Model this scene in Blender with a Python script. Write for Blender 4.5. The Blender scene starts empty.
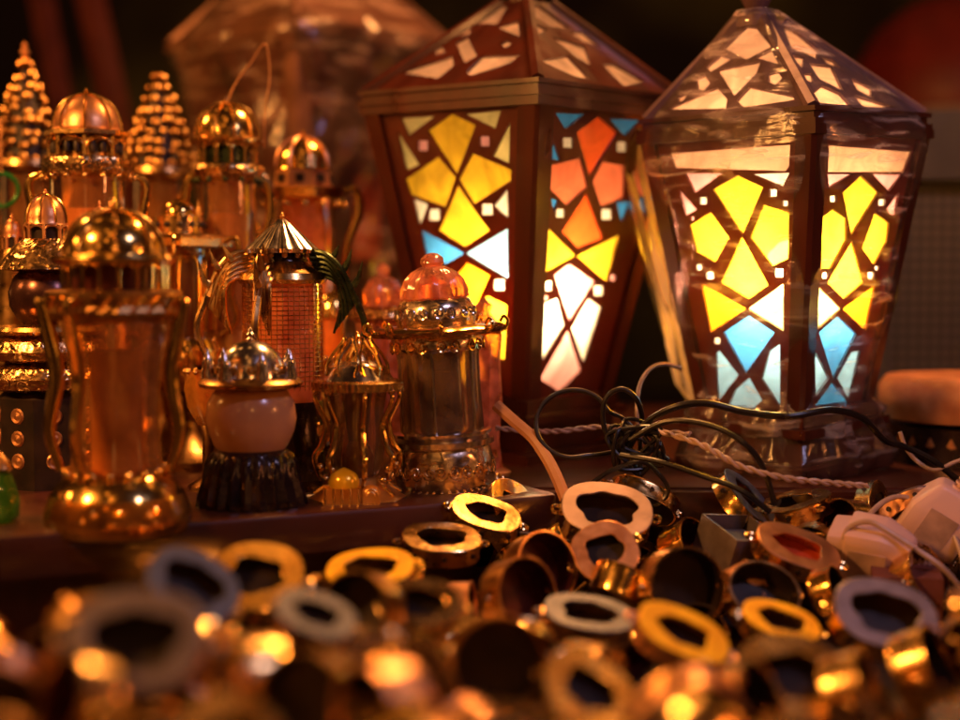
import bpy, math, random
from mathutils import Vector, Matrix, Euler
from mathutils.geometry import tessellate_polygon
random.seed(7)
S = bpy.context.scene
COL = S.collection
PI = math.pi
# ------------------------------------------------------------------ camera
H = 0.126                      # camera height over the shelf top (z = 0)
F = 1400.0                     # focal length in photo pixels (960 wide)
PITCH = math.atan(80 / F)
cam_d = bpy.data.cameras.new('camera'); cam = bpy.data.objects.new('camera', cam_d); COL.objects.link(cam)
cam.location = (0, 0, H); cam.rotation_euler = (PI / 2 - PITCH, 0, 0)
cam_d.sensor_width = 36; cam_d.lens = 36 * F / 960; cam_d.clip_start = 0.02; cam_d.clip_end = 50
cam_d.dof.use_dof = True; cam_d.dof.focus_distance = 0.83; cam_d.dof.aperture_fstop = 2.7
S.camera = cam
# ------------------------------------------------------------------ world, exposure
W = bpy.data.worlds.new('World'); S.world = W; W.use_nodes = True
wn = W.node_tree; bg = wn.nodes['Background']
tc = wn.nodes.new('ShaderNodeTexCoord'); vo = wn.nodes.new('ShaderNodeTexVoronoi'); vo.inputs['Scale'].default_value = 3.2
cr = wn.nodes.new('ShaderNodeValToRGB')
cr.color_ramp.elements[0].position = 0.09; cr.color_ramp.elements[0].color = (1.0, 0.38, 0.08, 1)
cr.color_ramp.elements[1].position = 0.26; cr.color_ramp.elements[1].color = (0.007, 0.0022, 0.0010, 1)
wn.links.new(tc.outputs['Generated'], vo.inputs['Vector']); wn.links.new(vo.outputs['Distance'], cr.inputs['Fac'])
wn.links.new(cr.outputs['Color'], bg.inputs['Color']); bg.inputs['Strength'].default_value = 2.2  # warm bright patches added to the world for reflections in the metal
S.view_settings.view_transform = 'Standard'; S.view_settings.look = 'None'
S.view_settings.exposure = 0.15; S.view_settings.gamma = 1.0

def lamp(kind, loc, power, col, size, aim=None):
    d = bpy.data.lights.new('key_and_glint_lamp', kind); d.energy = power; d.color = col
    if kind == 'AREA': d.shape = 'DISK'; d.size = size
    else: d.shadow_soft_size = size
    o = bpy.data.objects.new('key_and_glint_lamp', d); COL.objects.link(o); o.location = loc
    if aim is not None: o.rotation_euler = (Vector(aim) - Vector(loc)).to_track_quat('-Z', 'Y').to_euler()
    return o
WARM = (1.0, 0.38, 0.085)
lamp('AREA', (-0.62, 0.35, 0.55), 6.5, WARM, 0.10, (-.1, .9, .08))
lamp('AREA', (0.50, 0.30, 0.75), 1.3, (0.72, 0.60, 1.0), 0.15, (.1, .8, .05))
lamp('AREA', (0.15, 1.15, 0.75), 7.5, (1.0, 0.40, 0.11), 0.12, (0, .6, 0))
lamp('POINT', (-0.75, 0.75, 0.35), 1.8, (1, .40, .08), 0.03)  # this and the next points: unseen, added for warm glints on metal
lamp('POINT', (0.10, -0.25, 0.45), 1.3, (1, .38, .10), 0.015)
lamp('POINT', (0.70, 0.55, 0.30), 2.0, (1, .30, .08), 0.03)
lamp('POINT', (-0.45, 1.02, 0.42), 3.2, (1, .36, .07), 0.03)  # unseen, added to light the glass bodies from behind

# ------------------------------------------------------------------ helpers
CP, SP = math.cos(PITCH), math.sin(PITCH)
def ray(px, py):
    x = (px - 480) / F; u = (360 - py) / F
    return Vector((x, CP + u * SP, -SP + u * CP))
def at(px, py, D):
    r = ray(px, py); r *= D / r.y
    return Vector((r.x, r.y, r.z + H))
def onz(px, py, z=0.0):
    r = ray(px, py); t = (z - H) / r.z
    return Vector((r.x * t, r.y * t, z))

def tag(o, label=None, cat=None, group=None, kind=None):
    if label: o['label'] = label
    if cat: o['category'] = cat
    if group: o['group'] = group
    if kind: o['kind'] = kind
    return o
def thing(name, loc, label, cat, group=None, rot=(0, 0, 0)):
    o = bpy.data.objects.new(name, None); COL.objects.link(o); o.empty_display_size = 0.02
    o.location = loc; o.rotation_euler = rot
    return tag(o, label, cat, group)

class MB:
    def __init__(s): s.v = []; s.f = []; s.m = []; s.M = None
    def add(s, vs, fs, mi=0):
        n = len(s.v)
        for p in vs:
            p = Vector(p)
            s.v.append(s.M @ p if s.M else p)
        for f in fs: s.f.append([i + n for i in f]); s.m.append(mi)
    def box(s, c, size, M=None, mi=0):
        vs = [Vector((x * size[0] / 2, y * size[1] / 2, z * size[2] / 2)) for x in (-1, 1) for y in (-1, 1) for z in (-1, 1)]
        if M: vs = [M @ v for v in vs]
        vs = [v + Vector(c) for v in vs]
        s.add(vs, [(0, 1, 3, 2), (4, 6, 7, 5), (0, 4, 5, 1), (2, 3, 7, 6), (0, 2, 6, 4), (1, 5, 7, 3)], mi)
    def lathe(s, prof, seg=32, c=(0, 0, 0), fn=None, M=None, mi=0, cap=True, sx=1, sy=1):
        vs = []; fs = []; n = len(prof)
        for j in range(seg):
            a = 2 * PI * j / seg
            for i, (r, z) in enumerate(prof):
                rr = fn(a, i, r, z) if fn else r
                vs.append(Vector((rr * math.cos(a) * sx, rr * math.sin(a) * sy, z)))
        for j in range(seg):
            k = (j + 1) % seg
            for i in range(n - 1): fs.append((j * n + i, k * n + i, k * n + i + 1, j * n + i + 1))
        if cap:
            if prof[0][0] > 1e-5: fs.append([j * n for j in range(seg)][::-1])
            if prof[-1][0] > 1e-5: fs.append([j * n + n - 1 for j in range(seg)])
        if M: vs = [M @ v for v in vs]
        s.add([v + Vector(c) for v in vs], fs, mi)
    def ring(s, R, r, z, seg=40, ts=8, c=(0, 0), mi=0, sz=1.0):
        prof = [(R + r * math.cos(2 * PI * i / ts), z + sz * r * math.sin(2 * PI * i / ts)) for i in range(ts + 1)]
        s.lathe(prof, seg, (c[0], c[1], 0), cap=False, mi=mi)
    def tube(s, pts, r, seg=8, closed=False, mi=0, caps=True, flat=1.0):
        pts = [Vector(p) for p in pts]; n = len(pts)
        if n < 2: return
        rs = r if isinstance(r, (list, tuple)) else [r] * n
        vs = []; up = None
        for i, p in enumerate(pts):
            if closed: t = pts[(i + 1) % n] - pts[i - 1]
            else: t = pts[min(i + 1, n - 1)] - pts[max(i - 1, 0)]
            if t.length < 1e-9: t = Vector((0, 0, 1))
            t.normalize()
            if up is None:
                up = Vector((0, 0, 1)) if abs(t.z) < .9 else Vector((1, 0, 0))
            a = (up - t * up.dot(t))
            if a.length < 1e-6: a = t.orthogonal()
            a.normalize(); b = t.cross(a); up = a
            for j in range(seg):
                g = 2 * PI * j / seg
                vs.append(p + a * math.cos(g) * rs[i] + b * math.sin(g) * rs[i] * flat)
        fs = []
        for i in range(n if closed else n - 1):
            k = (i + 1) % n
            for j in range(seg):
                l = (j + 1) % seg
                fs.append((i * seg + j, i * seg + l, k * seg + l, k * seg + j))
        if not closed and caps:
            fs.append(list(range(seg))[::-1]); fs.append([(n - 1) * seg + j for j in range(seg)])
        s.add(vs, fs, mi)
    def ball(s, c, r, seg=12, mi=0, sz=1.0):
        n = max(5, seg // 2 + 1)
        s.lathe([(r * math.sin(PI * i / n), -sz * r * math.cos(PI * i / n)) for i in range(n + 1)], seg, c, mi=mi, cap=False)
    def build(s, name, mat, parent=None, smooth=True, angle=38, loc=None):
        me = bpy.data.meshes.new(name)
        me.from_pydata([tuple(v) for v in s.v], [], s.f)
        for m in (mat if isinstance(mat, (list, tuple)) else [mat]): me.materials.append(m)
        if any(s.m): me.polygons.foreach_set('material_index', s.m)
        if smooth:
            me.polygons.foreach_set('use_smooth', [True] * len(me.polygons))
            me.set_sharp_from_angle(angle=math.radians(angle))
        me.update()
        o = bpy.data.objects.new(name, me); COL.objects.link(o)
        if parent: o.parent = parent
        if loc is not None: o.location = loc
        return o
def spline(pts, n=8):
    P = [Vector(p) for p in pts]; P = [P[0] * 2 - P[1]] + P + [P[-1] * 2 - P[-2]]; out = []
    for i in range(1, len(P) - 2):
        for k in range(n):
            t = k / n; a, b, c, d = P[i - 1:i + 3]
            out.append(.5 * ((2 * b) + (c - a) * t + (2 * a - 5 * b + 4 * c - d) * t * t + (-a + 3 * b - 3 * c + d) * t ** 3))
    out.append(P[-2]); return out

# ------------------------------------------------------------------ materials
def mat(name):
    m = bpy.data.materials.new(name); m.use_nodes = True
    return m, m.node_tree, m.node_tree.nodes, m.node_tree.links
def principled(name, col, rough=.4, metal=0.0, col2=None, vscale=60, bump=0.0, bscale=300, rvar=.15, coat=0.0, spec=.5, detail=4, stretch=None):
    m, t, N, L = mat(name); p = N['Principled BSDF']
    p.inputs['Metallic'].default_value = metal; p.inputs['Coat Weight'].default_value = coat
    p.inputs['Specular IOR Level'].default_value = spec; p.inputs['Coat Roughness'].default_value = .12
    co = N.new('ShaderNodeTexCoord'); mp = N.new('ShaderNodeMapping'); L.new(co.outputs['Object'], mp.inputs['Vector'])
    if stretch: mp.inputs['Scale'].default_value = stretch
    n1 = N.new('ShaderNodeTexNoise'); n1.inputs['Scale'].default_value = vscale; n1.inputs['Detail'].default_value = detail
    L.new(mp.outputs[0], n1.inputs['Vector'])
    mx = N.new('ShaderNodeValToRGB'); mx.color_ramp.elements[0].position = .35; mx.color_ramp.elements[1].position = .65
    c2 = col2 or tuple(c * .6 for c in col)
    mx.color_ramp.elements[0].color = (*c2, 1); mx.color_ramp.elements[1].color = (*col, 1)
    L.new(n1.outputs['Fac'], mx.inputs['Fac']); L.new(mx.outputs['Color'], p.inputs['Base Color'])
    mr = N.new('ShaderNodeMapRange'); mr.inputs['To Min'].default_value = max(.03, rough - rvar); mr.inputs['To Max'].default_value = min(1, rough + rvar)
    n2 = N.new('ShaderNodeTexNoise'); n2.inputs['Scale'].default_value = vscale * 2.3; n2.inputs['Detail'].default_value = 5
    L.new(mp.outputs[0], n2.inputs['Vector']); L.new(n2.outputs['Fac'], mr.inputs['Value']); L.new(mr.outputs[0], p.inputs['Roughness'])
    if bump:
        n3 = N.new('ShaderNodeTexNoise'); n3.inputs['Scale'].default_value = bscale; n3.inputs['Detail'].default_value = 3
        L.new(mp.outputs[0], n3.inputs['Vector'])
        b = N.new('ShaderNodeBump'); b.inputs['Strength'].default_value = bump; b.inputs['Distance'].default_value = .00035
        L.new(n3.outputs['Fac'], b.inputs['Height']); L.new(b.outputs['Normal'], p.inputs['Normal'])
    return m
def chased(name, col, rough=.25, scale=110, strength=.9):
    """metal pressed with leaf-like relief: voronoi bump"""
    m = principled(name, col, rough, 1.0, vscale=80)
    t = m.node_tree; N = t.nodes; L = t.links; p = N['Principled BSDF']
    co = N.new('ShaderNodeTexCoord')
    v = N.new('ShaderNodeTexVoronoi'); v.inputs['Scale'].default_value = scale; v.feature = 'SMOOTH_F1'
    w = N.new('ShaderNodeTexNoise'); w.inputs['Scale'].default_value = scale * .6; w.inputs['Detail'].default_value = 2
    mx = N.new('ShaderNodeMixRGB'); mx.inputs[0].default_value = .06
    L.new(co.outputs['Object'], w.inputs['Vector']); L.new(co.outputs['Object'], mx.inputs[1]); L.new(w.outputs['Color'], mx.inputs[2]); L.new(mx.outputs[0], v.inputs['Vector'])
    b = N.new('ShaderNodeBump'); b.inputs['Strength'].default_value = strength; b.inputs['Distance'].default_value = .0016
    L.new(v.outputs['Distance'], b.inputs['Height']); L.new(b.outputs['Normal'], p.inputs['Normal'])
    return m
def clear(name, tint, gloss=.2, haze=.15, rough=.06, hazecol=None, bscale=60, bump=.15, stretch=None, streak=0.0, rot=(0, 0, 0)):
    """thin glass or film: transparent + a little translucent body + reflection"""
    m, t, N, L = mat(name); out = N['Material Output']; N.remove(N['Principled BSDF'])
    tr = N.new('ShaderNodeBsdfTransparent'); tr.inputs[0].default_value = (*tint, 1)
    df = N.new('ShaderNodeBsdfDiffuse'); df.inputs[0].default_value = (*(hazecol or tint), 1)
    tl = N.new('ShaderNodeBsdfTranslucent'); tl.inputs[0].default_value = (*(hazecol or tint), 1)
    a = N.new('ShaderNodeAddShader'); L.new(df.outputs[0], a.inputs[0]); L.new(tl.outputs[0], a.inputs[1])
    m1 = N.new('ShaderNodeMixShader'); L.new(tr.outputs[0], m1.inputs[1]); L.new(a.outputs[0], m1.inputs[2])
    gl = N.new('ShaderNodeBsdfGlossy'); gl.inputs['Roughness'].default_value = rough
    lw = N.new('ShaderNodeLayerWeight'); lw.inputs[0].default_value = gloss
    ma = N.new('ShaderNodeMath'); ma.operation = 'MULTIPLY_ADD'; ma.inputs[1].default_value = .85; ma.inputs[2].default_value = .05
    L.new(lw.outputs['Fresnel'], ma.inputs[0])
    m2 = N.new('ShaderNodeMixShader'); L.new(ma.outputs[0], m2.inputs[0]); L.new(m1.outputs[0], m2.inputs[1]); L.new(gl.outputs[0], m2.inputs[2])
    co = N.new('ShaderNodeTexCoord'); mp = N.new('ShaderNodeMapping'); L.new(co.outputs['Object'], mp.inputs[0])
    if stretch: mp.inputs['Scale'].default_value = stretch
    n = N.new('ShaderNodeTexNoise'); n.inputs['Scale'].default_value = bscale; n.inputs['Detail'].default_value = 5; L.new(mp.outputs[0], n.inputs['Vector'])
    mr = N.new('ShaderNodeMapRange'); mr.inputs['From Min'].default_value = .35; mr.inputs['From Max'].default_value = .75
    mr.inputs['To Min'].default_value = haze * .4; mr.inputs['To Max'].default_value = min(.95, haze * 1.9)
    L.new(n.outputs['Fac'], mr.inputs[0]); L.new(mr.outputs[0], m1.inputs[0]); mp.inputs['Rotation'].default_value = rot
    if streak:  # pale streaks in the film's haze stand for highlights along its creases
        mr.inputs['From Min'].default_value = .52; mr.inputs['From Max'].default_value = .74
        mr.inputs['To Min'].default_value = haze; mr.inputs['To Max'].default_value = streak; n.inputs['Distortion'].default_value = .6; n.inputs['Detail'].default_value = 8
    b = N.new('ShaderNodeBump'); b.inputs['Strength'].default_value = bump; b.inputs['Distance'].default_value = .002
    L.new(n.outputs['Fac'], b.inputs['Height']); L.new(b.outputs['Normal'], gl.inputs['Normal'])
    L.new(m2.outputs[0], out.inputs[0])
    return m
def pane(name, col, thru=.16):
    m, t, N, L = mat(name); out = N['Material Output']; N.remove(N['Principled BSDF'])
    tl = N.new('ShaderNodeBsdfTranslucent'); tr = N.new('ShaderNodeBsdfTransparent'); gl = N.new('ShaderNodeBsdfGlossy'); gl.inputs['Roughness'].default_value = .15
    tr.inputs[0].default_value = (*col, 1)
    co = N.new('ShaderNodeTexCoord'); n = N.new('ShaderNodeTexNoise'); n.inputs['Scale'].default_value = 38; n.inputs['Detail'].default_value = 7; n.inputs['Distortion'].default_value = 1.2
    L.new(co.outputs['Object'], n.inputs['Vector'])
    r = N.new('ShaderNodeValToRGB'); r.color_ramp.elements[0].position = .3; r.color_ramp.elements[1].position = .7
    r.color_ramp.elements[0].color = (*[c * .55 for c in col], 1); r.color_ramp.elements[1].color = (*col, 1)
    L.new(n.outputs['Fac'], r.inputs[0]); L.new(r.outputs[0], tl.inputs[0])
    m1 = N.new('ShaderNodeMixShader'); m1.inputs[0].default_value = thru; L.new(tl.outputs[0], m1.inputs[1]); L.new(tr.outputs[0], m1.inputs[2])
    m2 = N.new('ShaderNodeMixShader'); m2.inputs[0].default_value = .05; L.new(m1.outputs[0], m2.inputs[1]); L.new(gl.outputs[0], m2.inputs[2])
    L.new(m2.outputs[0], out.inputs[0]); return m
def emit(name, col, st):
    m, t, N, L = mat(name); p = N['Principled BSDF']
    p.inputs['Base Color'].default_value = (*col, 1); p.inputs['Emission Color'].default_value = (*col, 1); p.inputs['Emission Strength'].default_value = st
    return m

BRASS = principled('brass', (.90, .62, .25), .24, 1, (.60, .33, .10), 70, .25, 260)
BRASS_D = principled('aged brass', (.66, .40, .15), .30, 1, (.30, .14, .045), 60, .4, 220)
SATIN = principled('satin gold', (.95, .58, .20), .40, 1, (.75, .40, .11), 70, .3, 300, rvar=.1)
GOLD = principled('polished gold tin', (.95, .62, .20), .17, 1, (.75, .42, .10), 50, .15, 200, rvar=.08)
CHASED = chased('chased brass', (.80, .50, .22))
CHASED_S = chased('chased silver', (.88, .70, .52), .24, 62, .7)
SILVER = principled('silver', (.85, .80, .78), .2, 1, (.55, .48, .45), 60, .2, 200)
PALE = principled('pale pinkish plate', (.44, .31, .25), .40, .6, (.33, .23, .18), 40, .2, 400)
STEEL = principled('brushed grey plate', (.20, .165, .175), .42, .35, (.13, .105, .11), 90, .3, 400)
BLUEPL = principled('blue grey plate', (.060, .075, .13), .45, .15, (.035, .045, .08), 90, .3, 400)
YELPL = principled('yellow lacquered plate', (1.0, .62, .02), .38, .25, (.85, .45, .02), 70, .2, 300)
COPPER = principled('copper plate', (.80, .42, .20), .36, .85, (.6, .27, .12), 80, .3, 300)
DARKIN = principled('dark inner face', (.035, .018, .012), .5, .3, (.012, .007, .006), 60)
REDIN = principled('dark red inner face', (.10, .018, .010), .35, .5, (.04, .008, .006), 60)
BLACKM = principled('black ribbed metal', (.035, .018, .016), .22, .4, (.015, .008, .008), 60, .2)
GREENM = principled('green patina', (.05, .075, .035), .28, .8, (.02, .03, .015), 90, .3)
WOOD = principled('red lacquered wood', (.075, .012, .005), .33, 0, (.034, .006, .003), 30, .25, 120, coat=.5, stretch=(1, 1, .15))
WOOD_L = principled('lattice wood', (.085, .018, .009), .42, 0, (.05, .011, .006), 60, .3, 200, coat=.2)
WOOD_O = principled('amber wood', (.30, .11, .03), .32, 0, (.16, .05, .015), 25, .25, 120, coat=.4, stretch=(1, 1, .15))
def add_translucent(m, col, f):
    t = m.node_tree; N = t.nodes; L = t.links; tl = N.new('ShaderNodeBsdfTranslucent'); tl.inputs[0].default_value = (*col, 1)
    mx = N.new('ShaderNodeMixShader'); mx.inputs[0].default_value = f
    L.new(N['Principled BSDF'].outputs[0], mx.inputs[1]); L.new(tl.outputs[0], mx.inputs[2]); L.new(mx.outputs[0], N['Material Output'].inputs[0])
add_translucent(WOOD_L, (.75, .04, .006), .11)  # red translucency put into the wood imitates the halo around lit panes
ROOFM = principled('dusty roof metal', (.17, .10, .125), .5, .35, (.11, .055, .065), 60, .4, 200)
SHELFW = principled('shelf wood', (.070, .018, .010), .33, 0, (.030, .008, .005), 16, .3, 60, coat=.35, stretch=(.15, 1, 1))
CLOTH = principled('dark table cloth', (.030, .014, .010), .9, 0, (.015, .007, .006), 30, .5, 300)
PLASTIC = principled('pink white plastic', (.72, .50, .46), .38, 0, (.66, .43, .39), 20, .05, 100, rvar=.05)
CABLE_B = principled('black cable', (.010, .008, .009), .33, 0, (.006, .005, .006), 60)
CABLE_W = principled('white cable', (.48, .34, .27), .4, 0, (.38, .26, .20), 60)
CABLE_G = principled('grey cable', (.28, .20, .17), .4, 0, (.2, .14, .12), 60)
TUBE_T = principled('tan tube', (.50, .26, .12), .45, 0, (.4, .18, .08), 40)
G_AMBER = clear('amber glass', (.90, .66, .38), .3, .16, .05, (.60, .30, .10), 30)
G_CLEAR = clear('smoky clear glass', (.88, .74, .60), .35, .14, .04, (.6, .34, .15), 50)
G_YEL = clear('yellow crystal', (.85, .60, .22), .3, .26, .05, (.75, .36, .06), 70, .5)
G_PINK = clear('pink crystal', (.85, .55, .42), .3, .30, .07, (.75, .33, .20), 90, .6)
G_ORAN = clear('orange glass', (.95, .50, .20), .3, .38, .08, (.85, .36, .09), 60, .3)
FILM = clear('plastic film', (.97, .96, .95), .20, .02, .13, (.85, .74, .68), 22, 1.0, (1, 1, 6), .42, (.5, .3, 0))
FILM_T = clear('bunched plastic film', (.80, .72, .66), .3, .8, .18, (.97, .88, .74), 40, .9, (1, 1, .4))
MILK = principled('milky amber globe', (.64, .36, .17), .22, 0, (.5, .26, .11), 30, .05, 200, coat=.3)
PANE = dict(Y=pane('yellow pane', (1, .58, .03)), L=pane('lemon pane', (1, .80, .30)), B=pane('blue pane', (.06, .32, .80)),
            C=pane('pale blue pane', (.30, .60, .92)), O=pane('orange pane', (1, .33, .01)), P=pane('pink pane', (.95, .42, .40)),
            S=pane('salmon pane', (.95, .22, .10)), R=pane('red orange pane', (.95, .12, .02)), W=pane('white pane', (.98, .88, .72)),
            E=pane('peach pane', (.88, .46, .27)))
PKEYS = list(PANE)
PANE2 = [pane(m_.name + ' clearer', tuple(c), .6) for m_, c in zip(PANE.values(), ((1, .58, .05), (1, .75, .3), (.1, .4, .8), (.3, .6, .9), (1, .33, .02), (.95, .42, .3), (.95, .3, .1), (.95, .2, .05), (.98, .85, .7), (.95, .6, .3)))]

# ------------------------------------------------------------------ setting
def struct(name, mb, m, **k): return tag(mb.build(name, m, **k), kind='structure')
b = MB(); b.box((0, .9, -.085), (4, 3.2, .02)); struct('table_top', b, CLOTH)
m, t, N, L = mat('night backdrop'); p = N['Principled BSDF']; p.inputs['Roughness'].default_value = .9
co = N.new('ShaderNodeTexCoord'); n = N.new('ShaderNodeTexNoise'); n.inputs['Scale'].default_value = 2.2; n.inputs['Detail'].default_value = 2
r = N.new('ShaderNodeValToRGB'); r.color_ramp.elements[0].position = .42; r.color_ramp.elements[0].color = (.010, .005, .004, 1)
r.color_ramp.elements[1].position = .66; r.color_ramp.elements[1].color = (.10, .095, .022, 1)
L.new(co.outputs['Object'], n.inputs['Vector']); L.new(n.outputs['Fac'], r.inputs[0]); L.new(r.outputs[0], p.inputs['Base Color'])
b = MB(); b.box((0, 3.0, .6), (5, .04, 3.0)); struct('backdrop', b, m)

# front shelf: front edge runs from the near left to the far right
e0 = onz(-120, 546); e1 = onz(556, 494)
dirv = (e1 - e0).normalized(); nrm = Vector((-dirv.y, dirv.x, 0))
def plank(name, a, bb, depth, z1, z0, m, label):
    mb = MB(); n_ = 24; rr = .003
    prof = [(0.0, z0), (0.0, z1 - rr), (rr * .3, z1 - rr * .3), (rr, z1), (depth, z1), (depth, z0)]
    vs = []; fs = []
    for q in (a, bb):
        for (u, z) in prof: vs.append(Vector((q.x, q.y, 0)) + nrm * u + Vector((0, 0, z)))
    k = len(prof)
    for i in range(k): fs.append((i, (i + 1) % k, k + (i + 1) % k, k + i))
    fs.append(list(range(k))[::-1]); fs.append([k + i for i in range(k)])
    mb.add(vs, fs); o = mb.build(name, m, angle=25); return tag(o, label, 'shelf')
plank('display_shelf', e0, e1, .62, 0.0, -.022, SHELFW, 'long dark red wooden shelf edge carrying the small brass lanterns')
mb = MB(); mb.box((0, 0, -.052), (1.0, .35, .058), M=Matrix.Rotation(math.atan2(dirv.y, dirv.x), 3, 'Z'))
o = mb.build('shelf_support', WOOD, loc=(e0 + dirv * .35 + nrm * .215)); tag(o, 'dark wooden crate like support in shade under the lantern shelf', 'support')
# ledge under the two big lanterns
mb = MB(); mb.box((.30, 1.13, -.006), (.62, .56, .011)); mb.box((.30, .845, -.012), (.62, .012, .02)); mb.box((.30, 1.13, -.045), (.6, .5, .065))
tag(mb.build('lantern_ledge', SHELFW), 'red brown ledge under the two big stained glass lanterns', 'ledge')

# ------------------------------------------------------------------ big stained glass lanterns
def crop(x0, y0, k):
    return lambda *pts: [(x0 + x / k, y0 + y / k) for x, y in pts]
def grow(polys, f):
    out = []
    for key, p in polys:
        cx = sum(q[0] for q in p) / len(p); cy = sum(q[1] for q in p) / len(p); out.append((key, [(cx + (x - cx) * f, cy + (y - cy) * f) for x, y in p]))
    return out
def sq(x, y, h): return [(x - h, y - h), (x + h, y - h), (x + h, y + h), (x - h, y + h)]
def psd(p, a, b):
    ax, ay = b[0] - a[0], b[1] - a[1]; l = ax * ax + ay * ay or 1e-12
    t = max(0, min(1, ((p[0] - a[0]) * ax + (p[1] - a[1]) * ay) / l)); return math.hypot(p[0] - a[0] - t * ax, p[1] - a[1] - t * ay)
def crosses(a, b, c, d):
    o = lambda p, q, r: (q[0] - p[0]) * (r[1] - p[1]) - (q[1] - p[1]) * (r[0] - p[0])
    return o(a, b, c) * o(a, b, d) < 0 and o(c, d, a) * o(c, d, b) < 0
def pdist(P, Q):
    m = 1
    for i in range(len(P)):
        for j in range(len(Q)):
            a, b, c, d = P[i - 1], P[i], Q[j - 1], Q[j]
            if crosses(a, b, c, d): return 0
            m = min(m, psd(b, c, d), psd(d, a, b))
    return m
def relax(L_, gap=.0011):
    # keep a strip of wood between neighbouring openings
    L_ = [list(l) for l in L_]
    for it in range(40):
        bad = set()
        for i in range(len(L_)):
            for j in range(i):
                if pdist(L_[i], L_[j]) < gap: bad |= {i, j}
        if not bad: break
        for i in bad:
            cx = sum(q[0] for q in L_[i]) / len(L_[i]); cy = sum(q[1] for q in L_[i]) / len(L_[i])
            L_[i] = [(cx + (x - cx) * .975, cy + (y - cy) * .975) for x, y in L_[i]]
    return L_
def big_lantern(name, label, X, Y, yaw, tx, ty, a, ze, b1, z1, b2, z2, za, facesL, facesR, roofL, roofR, apex=(0, 0),
                power=1.0, wood=WOOD, wood2=WOOD_O, roofm=WOOD, band=None, group=None, pw=.017, bulb_h=.45, bulbcol=(1, .72, .38), bare=False, boff=0.0, clearback=False):
    R = (Matrix.Rotation(ty, 3, 'Y') @ Matrix.Rotation(tx, 3, 'X') @ Matrix.Rotation(yaw, 3, 'Z'))
    root = thing(name, (X, Y, 0), label, 'lantern', group, R.to_euler())
    org = Vector((X, Y, 0)); Ri = R.transposed()
    co_ = Ri @ (Vector((0, 0, H)) - org)
    def hit(px, py, po, pn):
        d = Ri @ ray(px, py); t = (po - co_).dot(pn) / d.dot(pn); return co_ + d * t
    tex = MB()
    def panel(side, polys, mname, A, B, C_, D_, thick, roof=False, matb=WOOD_L, inset=.004):
        # A,B top corners, C_,D_ bottom corners (A above D_); frame: u along DC, v up
        o = (D_ + C_) / 2; u = (C_ - D_).normalized(); nn = (C_ - D_).cross(A - D_).normalized()
        if nn.dot(Vector((o.x, o.y, 0))) < 0: nn = -nn
        v = nn.cross(u)
        if v.z < 0: v = -v
        to2 = lambda P: ((P - o).dot(u), (P - o).dot(v))
        oc = [to2(P) for P in (D_, C_, B, A)]
        vt = oc[2][1]; hb = (oc[1][0] - oc[0][0]) / 2
        def lim(vv):
            f_ = vv / vt
            return oc[0][0] + (oc[3][0] - oc[0][0]) * f_, oc[1][0] + (oc[2][0] - oc[1][0]) * f_
        loops = []; keys = []
        for key, pts in polys:
            q = []
            for (x, y) in pts:
                P2 = to2(hit(x, y, o, nn)); vv = min(max(P2[1], .004), vt - .003); lo, hi = lim(vv)
                q.append((min(max(P2[0], lo + inset), hi - inset), vv))
            # drop duplicates and slivers
            qq = []
            for c in q:
                if not qq or (Vector(c) - Vector(qq[-1])).length > 6e-4: qq.append(c)
            ar = abs(sum(qq[i][0] * qq[(i + 1) % len(qq)][1] - qq[(i + 1) % len(qq)][0] * qq[i][1] for i in range(len(qq)))) / 2 if len(qq) > 2 else 0
            if ar > 4e-6: loops.append(qq); keys.append(key)
        loops = relax(loops)
        allp = [oc] + loops
        tri = tessellate_polygon([[Vector((x, y, 0)) for x, y in lp] for lp in allp])
        flat = [c for lp in allp for c in lp]
        w3 = lambda c, dz: o + u * c[0] + v * c[1] + nn * dz
        mb = MB(); n_ = len(flat)
        fs = [tuple(t) for t in tri] + [tuple(i + n_ for i in t[::-1]) for t in tri]
        k = 0
        for lp in allp:
            for i in range(len(lp)): j = (i + 1) % len(lp); fs.append((k + i, k + j, k + j + n_, k + i + n_))
            k += len(lp)
        mb.add([w3(c, 0) for c in flat] + [w3(c, -thick) for c in flat], fs)
        pm = MB()
        for lp, key in zip(loops, keys):
            cx = sum(c[0] for c in lp) / len(lp); cy = sum(c[1] for c in lp) / len(lp)
            gr = []
            for c in lp:
                d = Vector((c[0] - cx, c[1] - cy)); l = d.length; d *= (l + .0012) / max(l, 1e-5); gr.append((cx + d.x, cy + d.y))
            pm.add([w3(c, -thick - .0003) for c in gr], [tuple(range(len(gr)))], PKEYS.index(key))
        out = []
        for k2, M4 in ((0, None),) + (() if mname == 'roof_panel' else ((1, Matrix.Rotation(PI, 4, 'Z')),)):
            A_ = mb.build(mname, matb, root, smooth=False); G_ = pm.build('stained_glass', [PANE[k] for k in PKEYS], A_, smooth=False)
            if M4: A_.matrix_local = M4
            if M4 and clearback and side == 'R':  # hidden back panes made clearer so bulb light reaches the wrap fold
                G_.data.materials.clear()
                for m_ in PANE2: G_.data.materials.append(m_)
        return o, u, v, nn
    V = Vector
    panel('L', facesL, 'lattice_panel', V((-b1, b1, z1)), V((-b1, -b1, z1)), V((-b2, -b2, z2)), V((-b2, b2, z2)), .0016)
    panel('R', facesR, 'lattice_panel', V((-b1, -b1, z1)), V((b1, -b1, z1)), V((b2, -b2, z2)), V((-b2, -b2, z2)), .0016)
    ap = V((apex[0], apex[1], za)); ar = a - .003; zr = ze + .012
    zt = za - .012; f_ = (zt - zr) / (za - zr)
    def rc(sx, sy):
        lo = V((sx * ar, sy * ar, zr)); return lo + (V((ap.x, ap.y, za)) - lo) * f_
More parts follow.
